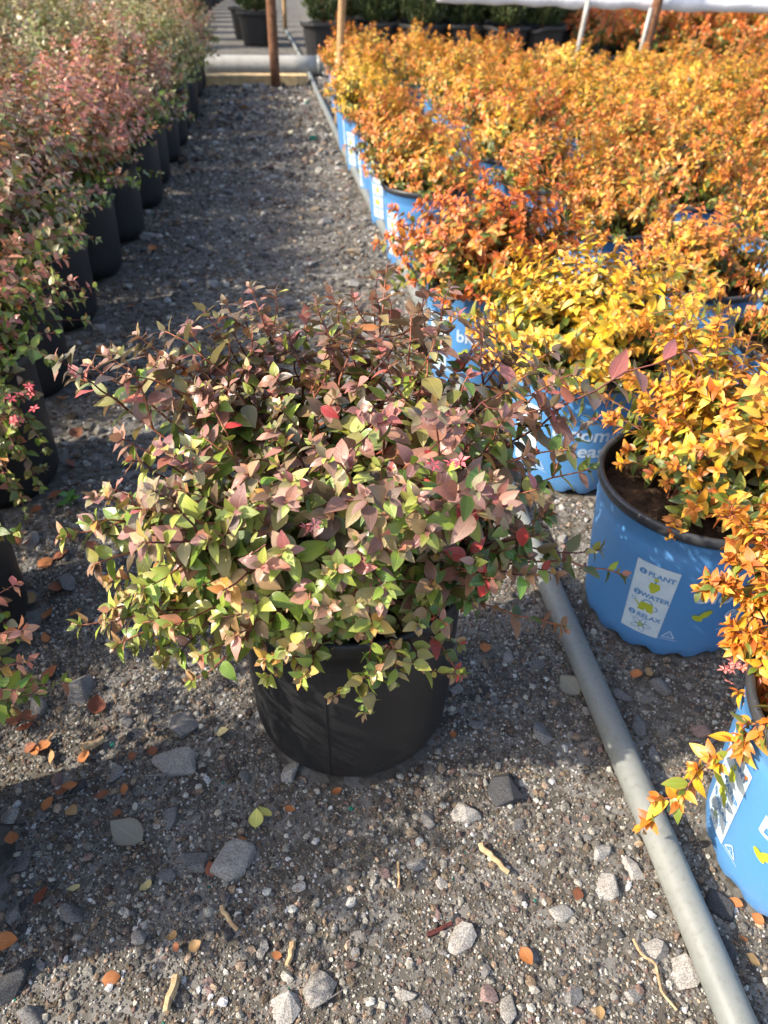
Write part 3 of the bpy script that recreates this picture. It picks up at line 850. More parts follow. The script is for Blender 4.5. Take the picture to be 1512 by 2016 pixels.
for q in range(26):
    TIPS.append((rng.uniform(170, 640), rng.uniform(1000, 1290), rng.uniform(.485, .60)))
for q in range(14):
    TIPS.append((rng.uniform(640, 1050), rng.uniform(960, 1190), rng.uniform(.51, .62)))
TIPS += [(400, 610, .82), (525, 615, .86), (605, 625, .88), (672, 600, .90), (690, 640, .84), (835, 575, .90), (870, 615, .88), (960, 655, .86), (1010, 690, .84), (270, 660, .78), (180, 720, .72), (1090, 690, .82), (430, 625, .84), (560, 690, .80), (770, 600, .86), (1180, 770, .78)]
lv = Leaves(); stems = []
for px, py, Y in TIPS:
    tip = at(px, py, Y) - MAIN
    a = rng.uniform(0, 6.28); b0 = Vector((0.05 * math.cos(a), 0.05 * math.sin(a), MH - .045))
    b0 += Vector((tip.x, tip.y, 0)).normalized() * .04
    low = tip.z < 0.36
    mid = b0.lerp(tip, .5); mid.z = max(mid.z, b0.z + (tip.z - b0.z) * (.75 if not low else .6) + (.05 if low else .02)); mid += Vector((rng.gauss(0, .02), rng.gauss(0, .02), rng.gauss(0, .01)))
    pts = bez(b0, mid, tip, 12, .0025, rng)
    stems.append((pts, .0021))
    side = .85 if tip.x > .12 else 0
    up_only = (px, py) == (1357, 688)
    longb = (px, py) in ((1357, 688), (1228, 1132))
    dress(lv, rng, pts, (lambda age, z: pick(rng, UPPER_TIP)) if up_only else main_pal(rng, side), 5, (.044 if up_only else .0385 if tip.z > .4 else .033), .0195 if not longb else .024, .34 if not longb else .42, 1.05, .45 if tip.z > .42 else .12)
    # side shoots
    for q in range(2 if not longb else 0):
        i = rng.randint(4, 9); p0 = pts[i]; d = (pts[i + 1] - pts[i]).normalized()
        o_ = (Vector((rng.gauss(0, 1), rng.gauss(0, 1), rng.gauss(.2, .6)))); o_ = (o_ - d * o_.dot(d)).normalized()
        L_ = rng.uniform(.045, .10); e = p0 + (d * .75 + o_ * .65) * L_
        sp = bez(p0, p0 + (d * .3 + o_ * .5) * L_, e, 6, .001, rng); stems.append((sp, .0012))
        dress(lv, rng, sp, main_pal(rng, side), 5, .0305, .0165, .2, 1.05, .25)
for q in range(80):                        # inner shoots that fill the dome
    a = rng.uniform(0, 2 * math.pi); e_ = math.acos(1 - rng.random() * 0.95)
    k = rng.uniform(.60, .90)
    tip = Vector((.27 * math.cos(a) * math.sin(e_), .24 * math.sin(a) * math.sin(e_) + .02, MH + .0 + .275 * math.cos(e_) * 1.0)) * 1.0
    tip = Vector((tip.x * k, tip.y * k, MH + (tip.z - MH) * k))
    b0 = Vector((rng.gauss(0, .04), rng.gauss(0, .04), MH - .045)); mid = b0.lerp(tip, .5) + Vector((0, 0, .05))
    pts = bez(b0, mid, tip, 9, .003, rng); stems.append((pts, .0017))
    dress(lv, rng, pts, main_pal(rng, .6 if tip.x > .12 else 0), 5, .029, .017, .30, 1.05, .25)
# the hanging sprig in front of the pot
for base, mid_, tip in (((735, 1240, .505), (725, 1290, .500), (720, 1405, .530)), ((722, 1330, .512), (690, 1355, .520), (655, 1372, .528)), ((760, 1270, .510), (840, 1330, .520), (910, 1328, .535)), ((770, 1265, .51), (790, 1320, .51), (770, 1345, .525))):
    pts = bez(at(*base) - MAIN, at(*mid_) - MAIN, at(*tip) - MAIN, 8, .001, rng); stems.append((pts, .0011))
    dress(lv, rng, pts, main_pal(rng), 5, .0235, .016, .1, 1.1, .1, 2)
for pts, r0 in stems:
    link('stem', mesh_py('stem', *tube(pts, lambda f: r0 * (1.15 - .75 * f), 5), smooth=True), M['stem'] if rng.random() < .55 else M['stem_dark'], root)
for (px, py, Y), ax_, sz_ in (((1030, 1035, .595), (.05, -.2, -1), .030), ((960, 1140, .555), (-.3, -.2, -1), .028), ((630, 800, .64), (.7, -.3, -.3), .025)):
    lv.add(at(px, py, Y) - MAIN, Vector(ax_), Vector((-.2, -.8, .6)), sz_ * .92, 2, lin(166, 54, 58))
place_leaves(lv, 'hi', root, 300, (0, 0, .30), (-.05, -.72, .62), M['leaf'])


def flower_mesh(n_, L, wd, mat):
    V, Fc = [], []
    for q in range(n_):
        a = 2 * math.pi * q / n_; d = Vector((math.cos(a), math.sin(a), 0)); s_ = Vector((-d.y, d.x, 0)); k = len(V)
        V += [d * .08 * L, d * .5 * L + s_ * wd * L + UP * .12 * L, d * L + UP * .05 * L, d * .5 * L - s_ * wd * L + UP * .12 * L, d * .55 * L + UP * .05 * L]
        Fc += [(k, k + 3, k + 4), (k, k + 4, k + 1), (k + 1, k + 4, k + 2), (k + 4, k + 3, k + 2)]
    me = mesh_py('flower', V, Fc, False); me.materials.append(mat); return me


FL_HOT, FL_PINK = flower_mesh(5, .0095, .22, M['petal_hot']), flower_mesh(5, .0085, .22, M['petal'])


def flower(root, p, me, n_=4, spread=.008, name='flower'):
    for q in range(n_):
        o = link(name, me, None, root)
        o.location = p + Vector((rng.gauss(0, spread), rng.gauss(0, spread), rng.gauss(0, spread)))
        o.rotation_euler = (rng.gauss(.4, .5), rng.gauss(0, .5), rng.uniform(0, 6)); o.scale = (rng.uniform(.8, 1.25),) * 3


flower(root, at(890, 915, .565) - MAIN, FL_HOT, 3, .006); flower(root, at(968, 958, .585) - MAIN, FL_HOT, 2, .006)
flower(root, at(620, 1042, .535) - MAIN, FL_PINK, 3, .007); flower(root, at(500, 1090, .475) - MAIN, FL_PINK, 2, .006)

# ------------------------------------------------------------------ golden shrubs in blue pots
GOLD = {
    'gold': (P_(((216, 170, 50), 3), ((206, 152, 42), 3), ((222, 188, 86), 1.5), ((196, 130, 44), 1), ((170, 154, 56), 1.2)), P_(((206, 126, 44), 2), ((214, 154, 48), 2), ((196, 106, 44), .7))),
    'amber': (P_(((206, 150, 52), 3), ((196, 130, 46), 3), ((216, 170, 66), 2.4), ((220, 182, 100), 1), ((152, 132, 52), 1.6), ((180, 108, 44), 1.3)), P_(((198, 112, 44), 2), ((206, 136, 50), 2), ((186, 92, 46), .8))),
    'russet': (P_(((196, 112, 40), 3), ((204, 132, 48), 2.6), ((180, 94, 38), 2), ((214, 154, 78), 1.2), ((136, 116, 48), 1.4)), P_(((192, 92, 36), 2), ((202, 112, 42), 1.6), ((180, 80, 44), .6))),
    'lemon': (P_(((228, 190, 58), 3), ((220, 174, 46), 2), ((220, 190, 90), 1), ((184, 170, 62), .9)), P_(((220, 162, 50), 2), ((206, 136, 46), 1)))}
GREENS = P_(((96, 112, 44), 2), ((122, 128, 50), 1.5), ((74, 92, 40), 1.5))


def gold_pal(rng, kind, z_low):
    old, tip = GOLD[kind]
    def f(age, z):
        g = min(1, max(0, (z_low + .075 - z) / .09)) * .88 + .10 + .20 * (age > .55)
        if rng.random() < g and age > .1: return pick(rng, GREENS)
        return pick(rng, tip if age < .2 else old)
    return f


def gold_shrub(seed, kind, n_shoots, rad, hgt, key, lsize, z0=BH - .045, off=(0, 0)):
    rng = random.Random(seed); lv = Leaves(); stems = []
    pal = gold_pal(rng, kind, z0 + .05)
    lump = [(rng.uniform(0, 6.28), rng.uniform(.8, 1.25)) for _ in range(5)]
    for q in range(n_shoots):
        a = rng.uniform(0, 2 * math.pi); e_ = math.acos(1 - rng.random() * .97)
        k = 1.0 if q % 3 else rng.uniform(.5, .85)
        k *= 1 + .16 * math.sin(2 * a + lump[0][0]) + .10 * math.sin(3 * a + lump[1][0]) + .08 * math.sin(5 * e_ + lump[2][0] + a) + (rng.random() ** 4) * .25
        tip = Vector((rad * math.cos(a) * math.sin(e_) * k + off[0], rad * math.sin(a) * math.sin(e_) * k + off[1], z0 + .03 + hgt * math.cos(e_) * k))
        b0 = Vector((off[0] * .6 + rng.gauss(0, .03), off[1] * .6 + rng.gauss(0, .03), z0)); mid = b0.lerp(tip, .5) + Vector((0, 0, .04))
        pts = bez(b0, mid, tip, 6, .002, rng); stems.append(pts)
        dress(lv, rng, pts, pal, 4, lsize, .014, .45, 1.0, .10, 3)
    return lv, stems


def stems_mesh(stems, r, seg=3, mat='stem'):
    V, Fc = [], []
    for s_ in stems: tube(s_, lambda f: r * (1.1 - .6 * f), seg, V, Fc, caps=False)
    me = mesh_py('stems', V, Fc, True); me.materials.append(M[mat]); return me


VAR = []
for k, (kind, rad, hgt) in enumerate([('amber', .225, .20), ('gold', .24, .20), ('amber', .245, .23), ('russet', .235, .21), ('gold', .225, .22), ('lemon', .235, .20), ('amber', .25, .20), ('gold', .24, .23), ('russet', .23, .23)]):
    l_, s_ = gold_shrub(300 + k, kind, 150, rad, hgt, 'lo_gold', .035)
    me = l_.mesh('foliage', TPL['lo_gold']); me.materials.append(M['leaf_gold']); VAR.append((kind, me, stems_mesh(s_, .0016)))

NEAR = {  # blue pot index -> (kind, shoots, radius, height, offset, pot turn, label)
    0: ('gold', 90, .17, .17, (.02, .02), 0.0, 'amber shrub whose long leafy sprig droops over the grey pipe'),
    1: ('gold', 165, .185, .22, (.04, .03), 0.0, 'bright golden shrub in the dusty blue pot beside the bronze shrub'),
    2: ('lemon', 205, .25, .22, (-.005, .02), 0.0, 'bright yellow mounded shrub just behind the golden shrub in the dusty blue pot'),
    3: ('russet', 200, .24, .25, (.0, .0), 0.0, 'burnt orange shrub in a blue pot showing white lettering above the bronze shrub'),
    11: ('amber', 130, .19, .17, (.0, .02), 0.0, 'amber shrub in a blue pot whose pale panel shows beside the yellow shrub')}
TURN = {}
def turn_for(x, y, want_px_side):            # print angle seen from the camera: 0 text faces the camera
    return math.atan2(-y, -x) + want_px_side
ANG = {0: math.radians(14), 1: math.radians(59 - 6), 2: math.radians(18), 3: math.radians(9), 4: math.radians(6), 5: 0.2, 6: -.3, 7: 0.1, 8: .4, 10: math.radians(-60), 11: math.radians(50 - 30), 12: .3}
FIRST_ROW_LABEL = 'golden orange shrub in a blue pot in the row along the grey pipe'
gcount = 0; ORD = ['first', 'second', 'third', 'fourth', 'fifth', 'sixth', 'seventh', 'eighth', 'ninth', 'tenth', 'eleventh', 'twelfth', 'thirteenth', 'fourteenth', 'fifteenth', 'sixteenth', 'seventeenth', 'eighteenth']
row_ids = sorted([i for i, (x, y, a) in enumerate(blue_spots) if x - pipe_x(y) < .42 and i not in NEAR], key=lambda i: blue_spots[i][1])
for idx, (x, y, auto) in enumerate(blue_spots):
    turn = turn_for(x, y, ANG.get(idx, R.uniform(-1, 1)))
    root = empty('potted_shrub', (x, y, 0), turn)
    inv = Matrix.Rotation(-turn, 3, 'Z')
    row1 = (x - pipe_x(y)) < 0.42
    if idx in NEAR:
        kind, ns_, rad, hgt, of, _, lab = NEAR[idx]
        add_blue_pot(root, DECALS, 0)
        lv, st = gold_shrub(500 + idx, kind, ns_, rad, hgt, 'hi_gold', .0335, off=(0, 0))
        rot = inv
        def tf(v): return inv @ (Vector(v) + Vector((of[0] * min(1, max(0, (v[2] - .2) / .1)), of[1] * min(1, max(0, (v[2] - .2) / .1)), 0)))
        lv.P = [tuple(tf(p)) for p in lv.P]; lv.A = [tuple(inv @ Vector(a)) for a in lv.A]; lv.N = [tuple(inv @ Vector(a)) for a in lv.N]
        st = [[tf(p) for p in s_] for s_ in st]
        if idx == 0:      # long sprigs that reach over the pipe and past the next pot
            rr = random.Random(77); pal_a, pal_b = gold_pal(rr, 'amber', -1), gold_pal(rr, 'gold', -1); pal = lambda age, z: (pick(rr, GREENS) if rr.random() < .10 else (pal_a if rr.random() < .45 else pal_b)(age, z)); W = Vector((x, y, 0))
            for base, mid_, tip, sp_ in (((1570, 1380, .48), (1450, 1440, .50), (1262, 1632, .455), .0105), ((1560, 1250, .56), (1480, 1130, .62), (1385, 1165, .60), .013), ((1560, 1300, .56), (1500, 1230, .6), (1440, 1275, .58), .012),
                                        ((1560, 1150, .6), (1500, 1030, .66), (1450, 1080, .66), .013), ((1560, 1060, .62), (1540, 980, .68), (1490, 1050, .66), .013), ((1590, 1290, .54), (1540, 1240, .57), (1490, 1330, .56), .012),
                                        ((1580, 1200, .56), (1540, 1120, .6), (1470, 1200, .60), .013), ((1580, 1120, .58), (1530, 1000, .64), (1500, 1150, .62), .013), ((1590, 1420, .52), (1540, 1380, .54), (1490, 1370, .55), .012),
                                        ((1590, 1230, .52), (1540, 1120, .56), (1440, 1100, .58), .013), ((1590, 1180, .54), (1530, 1060, .6), (1420, 1010, .64), .013), ((1590, 1340, .51), (1530, 1290, .53), (1450, 1240, .56), .013), ((1590, 1460, .47), (1540, 1400, .49), (1497, 1545, .47), .015)):
                pts = bez(at(*base) - W, at(*mid_) - W, at(*tip) - W, 12, .001, rr); pts = [inv @ p for p in pts]; st.append(pts)
                l2 = Leaves(); dress(l2, rr, pts, pal, 4, .035, sp_ * 1.4, .05, 1.05, .15, 3)
                for q_ in range(2, 11):
                    for w_ in range(2):
                        o_ = Vector((rr.gauss(0, 1), rr.gauss(0, 1), rr.gauss(.5, .6))).normalized(); d_ = (pts[q_ + 1] - pts[q_]).normalized()
                        e_ = pts[q_] + (o_ * .7 + d_ * .5) * rr.uniform(.010, .024)
                        sh = [pts[q_], pts[q_].lerp(e_, .5), e_]; st.append(sh); dress(l2, rr, sh, pal, 4, .031, .012, .5, 1.0, .1, 3)
                for k_ in 'PANSTC': getattr(lv, k_).extend(getattr(l2, k_))
            flower(root, inv @ (at(1432, 1312, .575) - W), FL_PINK, 7, .010)
        vw = inv @ Vector((-x, -y, .75)).normalized()
        place_leaves(lv, 'hi_gold', root, 300 if idx < 3 else 180, tuple(inv @ Vector((of[0], of[1], BH))), tuple(vw), M['leaf_gold'])
        link('stems', stems_mesh(st, .0014, 4), None, root)
        tag(root, lab, 'potted plant')
    else:
        show = row1 or (idx < 20)
        add_blue_pot(root, DECALS if show and y < 5 else [], idx % 2)
        k = R.choice([1, 4, 7, 5, 5, 2, 1, 7]) if y > 4.2 else (R.choice([0, 1, 2, 0, 4, 6, 7, 3]) if y > 3.2 else R.choice([0, 6, 2, 0]))
        if idx in (4, 5, 6): k = 0
        kind, me, ms = VAR[k]
        o = link('foliage', me, None, root); o.color = (0, 0, 0, 1); tag(o, kind='stuff'); link('stems', ms, None, root)
        rz = R.uniform(0, 6.28); s_ = R.uniform(.9, 1.12) * (.92 if 3 < idx < 9 else (.68 if idx == 10 else .86) if idx < 20 else 1)
        for c in root.children:
            if c.name.startswith(('foliage', 'stems')): c.rotation_euler = (0, 0, rz); c.scale = (s_, s_, R.uniform(.9, 1.1)) if c.name.startswith('foliage') else (s_, s_, 1)
        for c in root.children:
            if c.name.startswith('stems'): c.scale = [q.scale for q in root.children if q.name.startswith('foliage')][0]; 
        fz = [q for q in root.children if q.name.startswith('foliage')][0]
        for q in root.children:
            if q.name.startswith(('foliage', 'stems')): q.location.z = (BH - .05) * (1 - fz.scale.z)
        if row1: tag(root, 'golden orange shrub, ' + ORD[row_ids.index(idx)] + ' blue pot along the pipe after the burnt orange shrub', 'potted plant', 'blue pots standing along the grey pipe')
        elif idx < 20:
            c2 = sorted([9, 10, 12, 13, 14] if idx < 15 else [15, 16, 17, 18, 19], key=lambda q: blue_spots[q][1])
            tag(root, 'amber shrub in the ' + ('second' if idx < 15 else 'third') + ' row of blue pots from the pipe, ' + ORD[c2.index(idx)] + ' along', 'potted plant', 'blue pots behind the nearest ones')
        else: tag(root, {'amber': 'amber leaved shrub', 'gold': 'golden leaved shrub', 'lemon': 'lemon yellow shrub', 'russet': 'russet leaved shrub'}[kind] + ' in the packed far rows of blue pots', 'potted plant', 'shrubs massed in the far rows of blue pots')

# ------------------------------------------------------------------ tall mixed shrubs in black pots along the other side of the path
LEFT_PAL = [
    (P_(((146, 112, 92), 2.6), ((160, 118, 98), 2), ((134, 126, 78), 2.6), ((116, 124, 68), 2.6), ((178, 112, 96), 1.2), ((184, 126, 74), .7), ((172, 154, 122), 1.6)), P_(((172, 116, 104), 1.6), ((148, 104, 94), 1.6), ((196, 166, 142), 1), ((140, 134, 90), 1))),
    (P_(((136, 134, 82), 3), ((154, 150, 98), 2.2), ((112, 126, 66), 3), ((150, 116, 92), 1.2), ((168, 136, 100), 1), ((184, 178, 142), 1.3)), P_(((158, 128, 100), 1.4), ((150, 142, 98), 2), ((188, 170, 136), 1))),
    (P_(((164, 106, 90), 2.6), ((178, 114, 94), 1.8), ((188, 122, 72), 1.2), ((142, 122, 78), 1.8), ((122, 120, 66), 1.6), ((194, 140, 118), 1.4)), P_(((182, 104, 98), 1.6), ((196, 138, 122), 1.4), ((160, 104, 90), 1.4)))]
LEFT_GREEN = P_(((112, 132, 54), 3), ((138, 150, 64), 2.4), ((94, 114, 48), 2), ((158, 160, 88), 1.2), ((146, 118, 80), .6))


def left_shrub(seed, pk, n_shoots, key, lsize, rad=.28, hgt=.36, z0=.29, spacing=.020):
    rng = random.Random(seed); lv = Leaves(); st = []
    old, tip_ = LEFT_PAL[pk]
    def pal(age, z):
        g = min(1, max(0, (z0 + .16 + rng.gauss(0, .03) - z) / .10))
        if rng.random() < g: return pick(rng, LEFT_GREEN)
        return pick(rng, tip_ if age < .2 else old)
    for q in range(n_shoots):
        a = rng.uniform(0, 2 * math.pi); e_ = math.acos(1 - rng.random() * 1.04)
        k = (1.0 if q % 3 else rng.uniform(.55, .88)) * (1 + .10 * math.sin(2 * a + seed) + .07 * math.sin(5 * a + 2 * seed) + .25 * rng.random() ** 5)
        tip = Vector((rad * math.cos(a) * math.sin(e_) * k, rad * math.sin(a) * math.sin(e_) * k, z0 + .06 + hgt * math.cos(e_) * k))
        b0 = Vector((rng.gauss(0, .04), rng.gauss(0, .04), z0)); mid = b0.lerp(tip, .5) + Vector((0, 0, .06))
        pts = bez(b0, mid, tip, 7, .003, rng); st.append(pts)
        dress(lv, rng, pts, pal, 5, lsize, spacing, .35, 1.05, .30, 2)
    return lv, st


LH, LRT, LRB = 0.315, 0.145, 0.130
LB, LL = black_pot_meshes(LRT, LRB, LH); LB.materials.append(M['black_plastic']); LL.materials.append(M['black_plastic'])
LSOIL = soil_mesh(LRT - .010, LH - .04, 12)
LVAR = []
for k in range(6):
    l_, s_ = left_shrub(700 + k, (0, 2, 1, 0, 2, 1)[k], 175, 'lo', .034)
    me = l_.mesh('foliage', TPL['lo']); me.materials.append(M['leaf']); LVAR.append((me, stems_mesh(s_, .0015, 3, 'stem_dark')))
for idx, (x, y, i, j) in enumerate(black_spots):
    root = empty('potted_shrub', (x, y, 0))
    pb = link('pot', LB, None, root); link('rim', LL, None, pb); link('soil', LSOIL, None, root)
    if i == 0 and j in (1, 2, 3, 4):
        lv, st = left_shrub(800 + idx, (0, 0, 2, 0, 0)[j], (90, 130, 165, 165)[j - 1], 'hi', .030, (.19, .235, .27, .27)[j - 1], (.12, .18, .36, .36)[j - 1], spacing=.019)
        W = Vector((x, y, 0)); r2 = random.Random(60 + j)
        for (bx_, by_, bY), (tx_, ty_, tY) in {1: (((-60, 1120, .72), (35, 1255, .66)), ((-80, 1200, .70), (48, 1365, .64)), ((-80, 1250, .66), (25, 1400, .60)), ((-60, 1080, .74), (40, 1050, .74))),
                                     2: (((0, 800, 1.22), (80, 965, 1.12)), ((0, 760, 1.22), (95, 890, 1.15)), ((-20, 850, 1.16), (55, 1015, 1.06)), ((0, 720, 1.25), (70, 780, 1.2)), ((-30, 780, 1.16), (40, 900, 1.06)), ((-40, 820, 1.14), (20, 960, 1.02)), ((-30, 740, 1.2), (30, 840, 1.08)))}.get(j, ()):
            b_, t_ = at(bx_, by_, bY) - W, at(tx_, ty_, tY) - W
            pts = bez(b_, b_.lerp(t_, .5) + Vector((0, 0, .03)), t_, 8, .001, r2); st.append(pts)
            dress(lv, r2, pts, lambda age, z: pick(r2, LEFT_GREEN if r2.random() < .5 else LEFT_PAL[0][0]), 5, .028, .016, .05, 1.05, .2, 3)
            for q in range(2, 7, 2):
                e_ = pts[q] + Vector((r2.gauss(0, .02), r2.gauss(0, .02), r2.gauss(.01, .015))); sh = [pts[q], pts[q].lerp(e_, .5), e_]; st.append(sh)
                dress(lv, r2, sh, lambda age, z: pick(r2, LEFT_GREEN if r2.random() < .5 else LEFT_PAL[0][0]), 5, .026, .012, .3, 1.05, .2, 3)
        vw = Vector((-x, -y, .5)).normalized()
        place_leaves(lv, 'hi', root, 220 if j < 4 else 150, (0, 0, .35), tuple(vw), M['leaf']); link('stems', stems_mesh(st, .0015, 4, 'stem_dark'), None, root)
        tag(root, {1: 'green and pink leaved shrub in the black pot beside the bronze shrub', 2: 'pink flowered shrub in a black pot, second of its row from the bronze shrub',
                   3: 'tall green and pink shrub, third black pot of its row from the bronze shrub', 4: 'pinkish bushy shrub in a black pot, fourth of its row from the bronze shrub'}[j], 'potted plant', 'black pots edging the path')
        if j == 2:
            rng = random.Random(5); W = Vector((x, y, 0))
            for f_ in ((20, 690, 1.10), (40, 800, 1.08), (30, 830, 1.08), (50, 790, 1.10)): flower(root, at(*f_) - W, FL_HOT, 3, .010)
    else:
        k = R.choice([2, 5, 0, 3, 2, 5, 1]) if (i > 0 or y > 4.5) else R.choice([0, 1, 3, 4, 2]); me, ms = LVAR[k]; rz = R.uniform(0, 6.28); s_ = R.uniform(.92, 1.12); sz = R.uniform(.86, 1.12)
        if y < 1.7: sz *= .55; s_ *= .8
        o = link('foliage', me, None, root); o.color = (0, 0, 0, 1); tag(o, kind='stuff'); o2 = link('stems', ms, None, root)
        for q in (o, o2): q.rotation_euler = (0, 0, rz); q.scale = (s_, s_, sz); q.location.z = .285 * (1 - sz)
        if i == 0: tag(root, 'pink and green shrub, ' + ORD[j] + ' black pot edging the path in its row', 'potted plant', 'black pots edging the path')
        else: tag(root, 'mixed pink and green shrub packed in the rows of black pots', 'potted plant', 'shrubs packed behind the path edge in black pots')

# ------------------------------------------------------------------ fallen leaves, twigs, sprout
def dry_leaf_mesh(seed, W, cup, L=1.0, ns=7):
    rr = random.Random(seed); v, f, u = leaf_tpl(1, W, .1, 0, ns, .1, .45, rr.uniform(-.3, .3))
    v = v.copy(); v[:, 2] += cup * ((v[:, 0] / .5) ** 2 + ((v[:, 1] - .5) / .5) ** 2) * .25 + .02
    v[:, 1] -= .5
    me = mesh_np('fallen_leaf', v, f, True, None, u); me.materials.append(M['dry_leaf']); return me


DRY = [dry_leaf_mesh(k, W, c) for k, (W, c) in enumerate([(.82, .5), (.92, .9), (.7, .35), (.86, -.35), (.6, .8)])]
DT = dict(o=lin(176, 108, 62), b=lin(134, 78, 52), r=lin(122, 64, 44), c=lin(206, 188, 140), y=lin(192, 186, 104), t=lin(168, 132, 92), g=lin(140, 134, 126))
DN = dict(o='orange brown', b='brown', r='reddish brown', c='cream', y='pale yellow', t='tan', g='grey')


def fallen(px, py, wpx, tone, label=None):
    p = gnd(px, py); d = math.cos(PITCH) * p.y + math.sin(PITCH) * CAM_H
    o = link('fallen_leaf', R.choice(DRY)); s_ = wpx / F_PX * d * 1.15
    o.scale = (s_, s_, s_); o.location = (p.x, p.y, float(ghgt(np.array(p.x), np.array(p.y))) + .005 + s_ * .05); o.rotation_euler = (R.gauss(0, .25), R.gauss(0, .25), R.uniform(0, 6.28))
    k = R.uniform(.85, 1.15); o.color = tuple(c * k for c in DT[tone]) + (1,)
    tag(o, label or ('small ' + DN[tone] + ' fallen leaf lying on the gravel'), 'leaf', 'fallen leaves on the gravel')


for a in [(85, 1472, 30, 'o'), (95, 1458, 26, 't'), (70, 1478, 28, 'o'), (104, 1490, 28, 't'), (60, 1470, 26, 'b'), (168, 1492, 28, 'o'), (122, 1560, 30, 'b'), (92, 1580, 28, 'o'), (140, 1594, 28, 't'), (136, 1547, 28, 'o'),
          (202, 1566, 26, 'b'), (246, 1556, 24, 'o'), (26, 1412, 34, 'b'), (50, 1432, 32, 'r'), (190, 1392, 36, 'r'), (60, 1412, 34, 'b'), (80, 1762, 34, 'r'), (218, 1926, 32, 'o'), (384, 1866, 24, 't'), (342, 1846, 22, 't'),
          (440, 1446, 26, 'c'), (290, 1750, 28, 'c'), (146, 1748, 24, 'c'), (416, 1714, 26, 'r'), (478, 1656, 20, 'o'), (570, 1598, 20, 'o'), (662, 1562, 22, 'o'), (1036, 1886, 36, 'o'), (1138, 1760, 26, 'b'),
          (1252, 1332, 24, 'o'), (1274, 1326, 22, 't'), (1450, 1776, 24, 'o'), (1492, 1808, 24, 'o'), (1482, 1890, 28, 't'), (1462, 1848, 22, 'o'), (60, 1072, 30, 'b'), (120, 1096, 34, 'b'), (90, 1112, 30, 'o'), (142, 1056, 28, 'b'),
          (184, 1082, 30, 'b'), (100, 1326, 34, 'b'), (40, 1340, 38, 'r'), (150, 1212, 28, 'o'), (112, 1162, 34, 'b'), (58, 1182, 32, 't'), (96, 1212, 28, 'o'), (112, 982, 28, 'b'), (92, 942, 28, 'r'), (152, 862, 26, 'b'),
          (122, 792, 24, 'o'), (182, 742, 24, 'b'), (202, 692, 22, 'o'), (160, 782, 24, 'o'), (75, 1010, 28, 'b'), (140, 920, 26, 'r'), (90, 1260, 26, 'o'), (20, 1650, 30, 'o'), (10, 1850, 46, 'o'), (893, 1446, 20, 'o'), (1180, 1995, 22, 't'),
          (545, 1885, 20, 'o'), (350, 1865, 18, 'b'), (955, 1275, 24, 'o'), (260, 1490, 18, 'b'), (230, 1600, 18, 'b'), (300, 1480, 20, 'b'), (300, 490, 20, 'o'), (330, 420, 18, 'o'), (260, 600, 22, 'o'), (480, 215, 18, 'o'), (350, 440, 16, 't')]:
    fallen(*a)
fallen(505, 1618, 34, 'y', 'pale yellow green leaf pair half fresh on the gravel'); fallen(523, 1606, 30, 'y', 'pale yellow green leaf pair half fresh on the gravel')
fallen(252, 1645, 74, 'g', 'large dry grey pointed leaf flat on the gravel')
fallen(1122, 1352, 46, 'g', 'dry curled grey leaf lying against the grey pipe')


def twig(pix, r, label, mat='twig'):
    pts = [gnd(px, py) for px, py in pix]; c = sum(pts, Vector()) / len(pts)
    pts = [p - c + Vector((0, 0, r * .8)) for p in pts]
    q = []
    for i in range(len(pts) - 1): q += [pts[i].lerp(pts[i + 1], k / 3) for k in range(3)]
    q.append(pts[-1])
    o = link('twig', mesh_py('twig', *tube([p + Vector((R.gauss(0, r * .25), R.gauss(0, r * .25), 0)) for p in q], lambda f: r * (1.1 - .3 * f), 7), smooth=False), M[mat])
    o.location = c + Vector((0, 0, .001)); tag(o, label, 'twig')


twig([(945, 1667), (972, 1692), (1001, 1722)], .0042, 'pale straight twig with cut ends on the open gravel')
twig([(436, 1786), (452, 1812), (468, 1834)], .0030, 'thin pale twig beside a purplish stone')
twig([(577, 1858), (572, 1882), (568, 1904)], .0038, 'short brown twig stub on the gravel')
twig([(348, 1926), (340, 1955), (330, 1996)], .0050, 'thick weathered tan twig beside a brown leaf')
twig([(1246, 1850), (1262, 1880), (1290, 1900), (1300, 1950), (1330, 1990)], .0018, 'long thin curved straw lying near the pipe end')
twig([(165, 1480), (185, 1470), (206, 1456)], .0060, 'broken chunk of pale bark chip beside the fallen leaves')
twig([(783, 1700), (785, 1730), (784, 1750)], .0018, 'thin brown straw on the open gravel')
twig([(843, 1842), (866, 1832), (888, 1818)], .0030, 'dark bark sliver on the open gravel', 'stem_dark')
sp = gnd(140, 995); root = empty('seedling', (sp.x, sp.y, -.004)); tag(root, 'tiny green weed seedling growing between pots and the bronze shrub', 'seedling')
for q in range(7):
    v, f, u = TPL['hi'][q % 5]; o = link('leaf', leaf_mesh('hi', q % 5), None, root)
    a = q * 2.4; o.rotation_euler = (.35 + .05 * q, 0, a); s_ = .030 - .0015 * q; o.scale = (s_,) * 3; o.location = (0, 0, .012 + .003 * q); o.color = jit(lin(86, 138, 66), R) + (1,)
link('stem', mesh_py('stem', *tube([(0, 0, -.003), (0, 0, .015), (.002, 0, .034)], .0016, 6)), M['sprout'], root)

# ------------------------------------------------------------------ far end of the path
def along(a, b_, n_=2): return [Vector(a).lerp(Vector(b_), i / (n_ - 1)) for i in range(n_)]

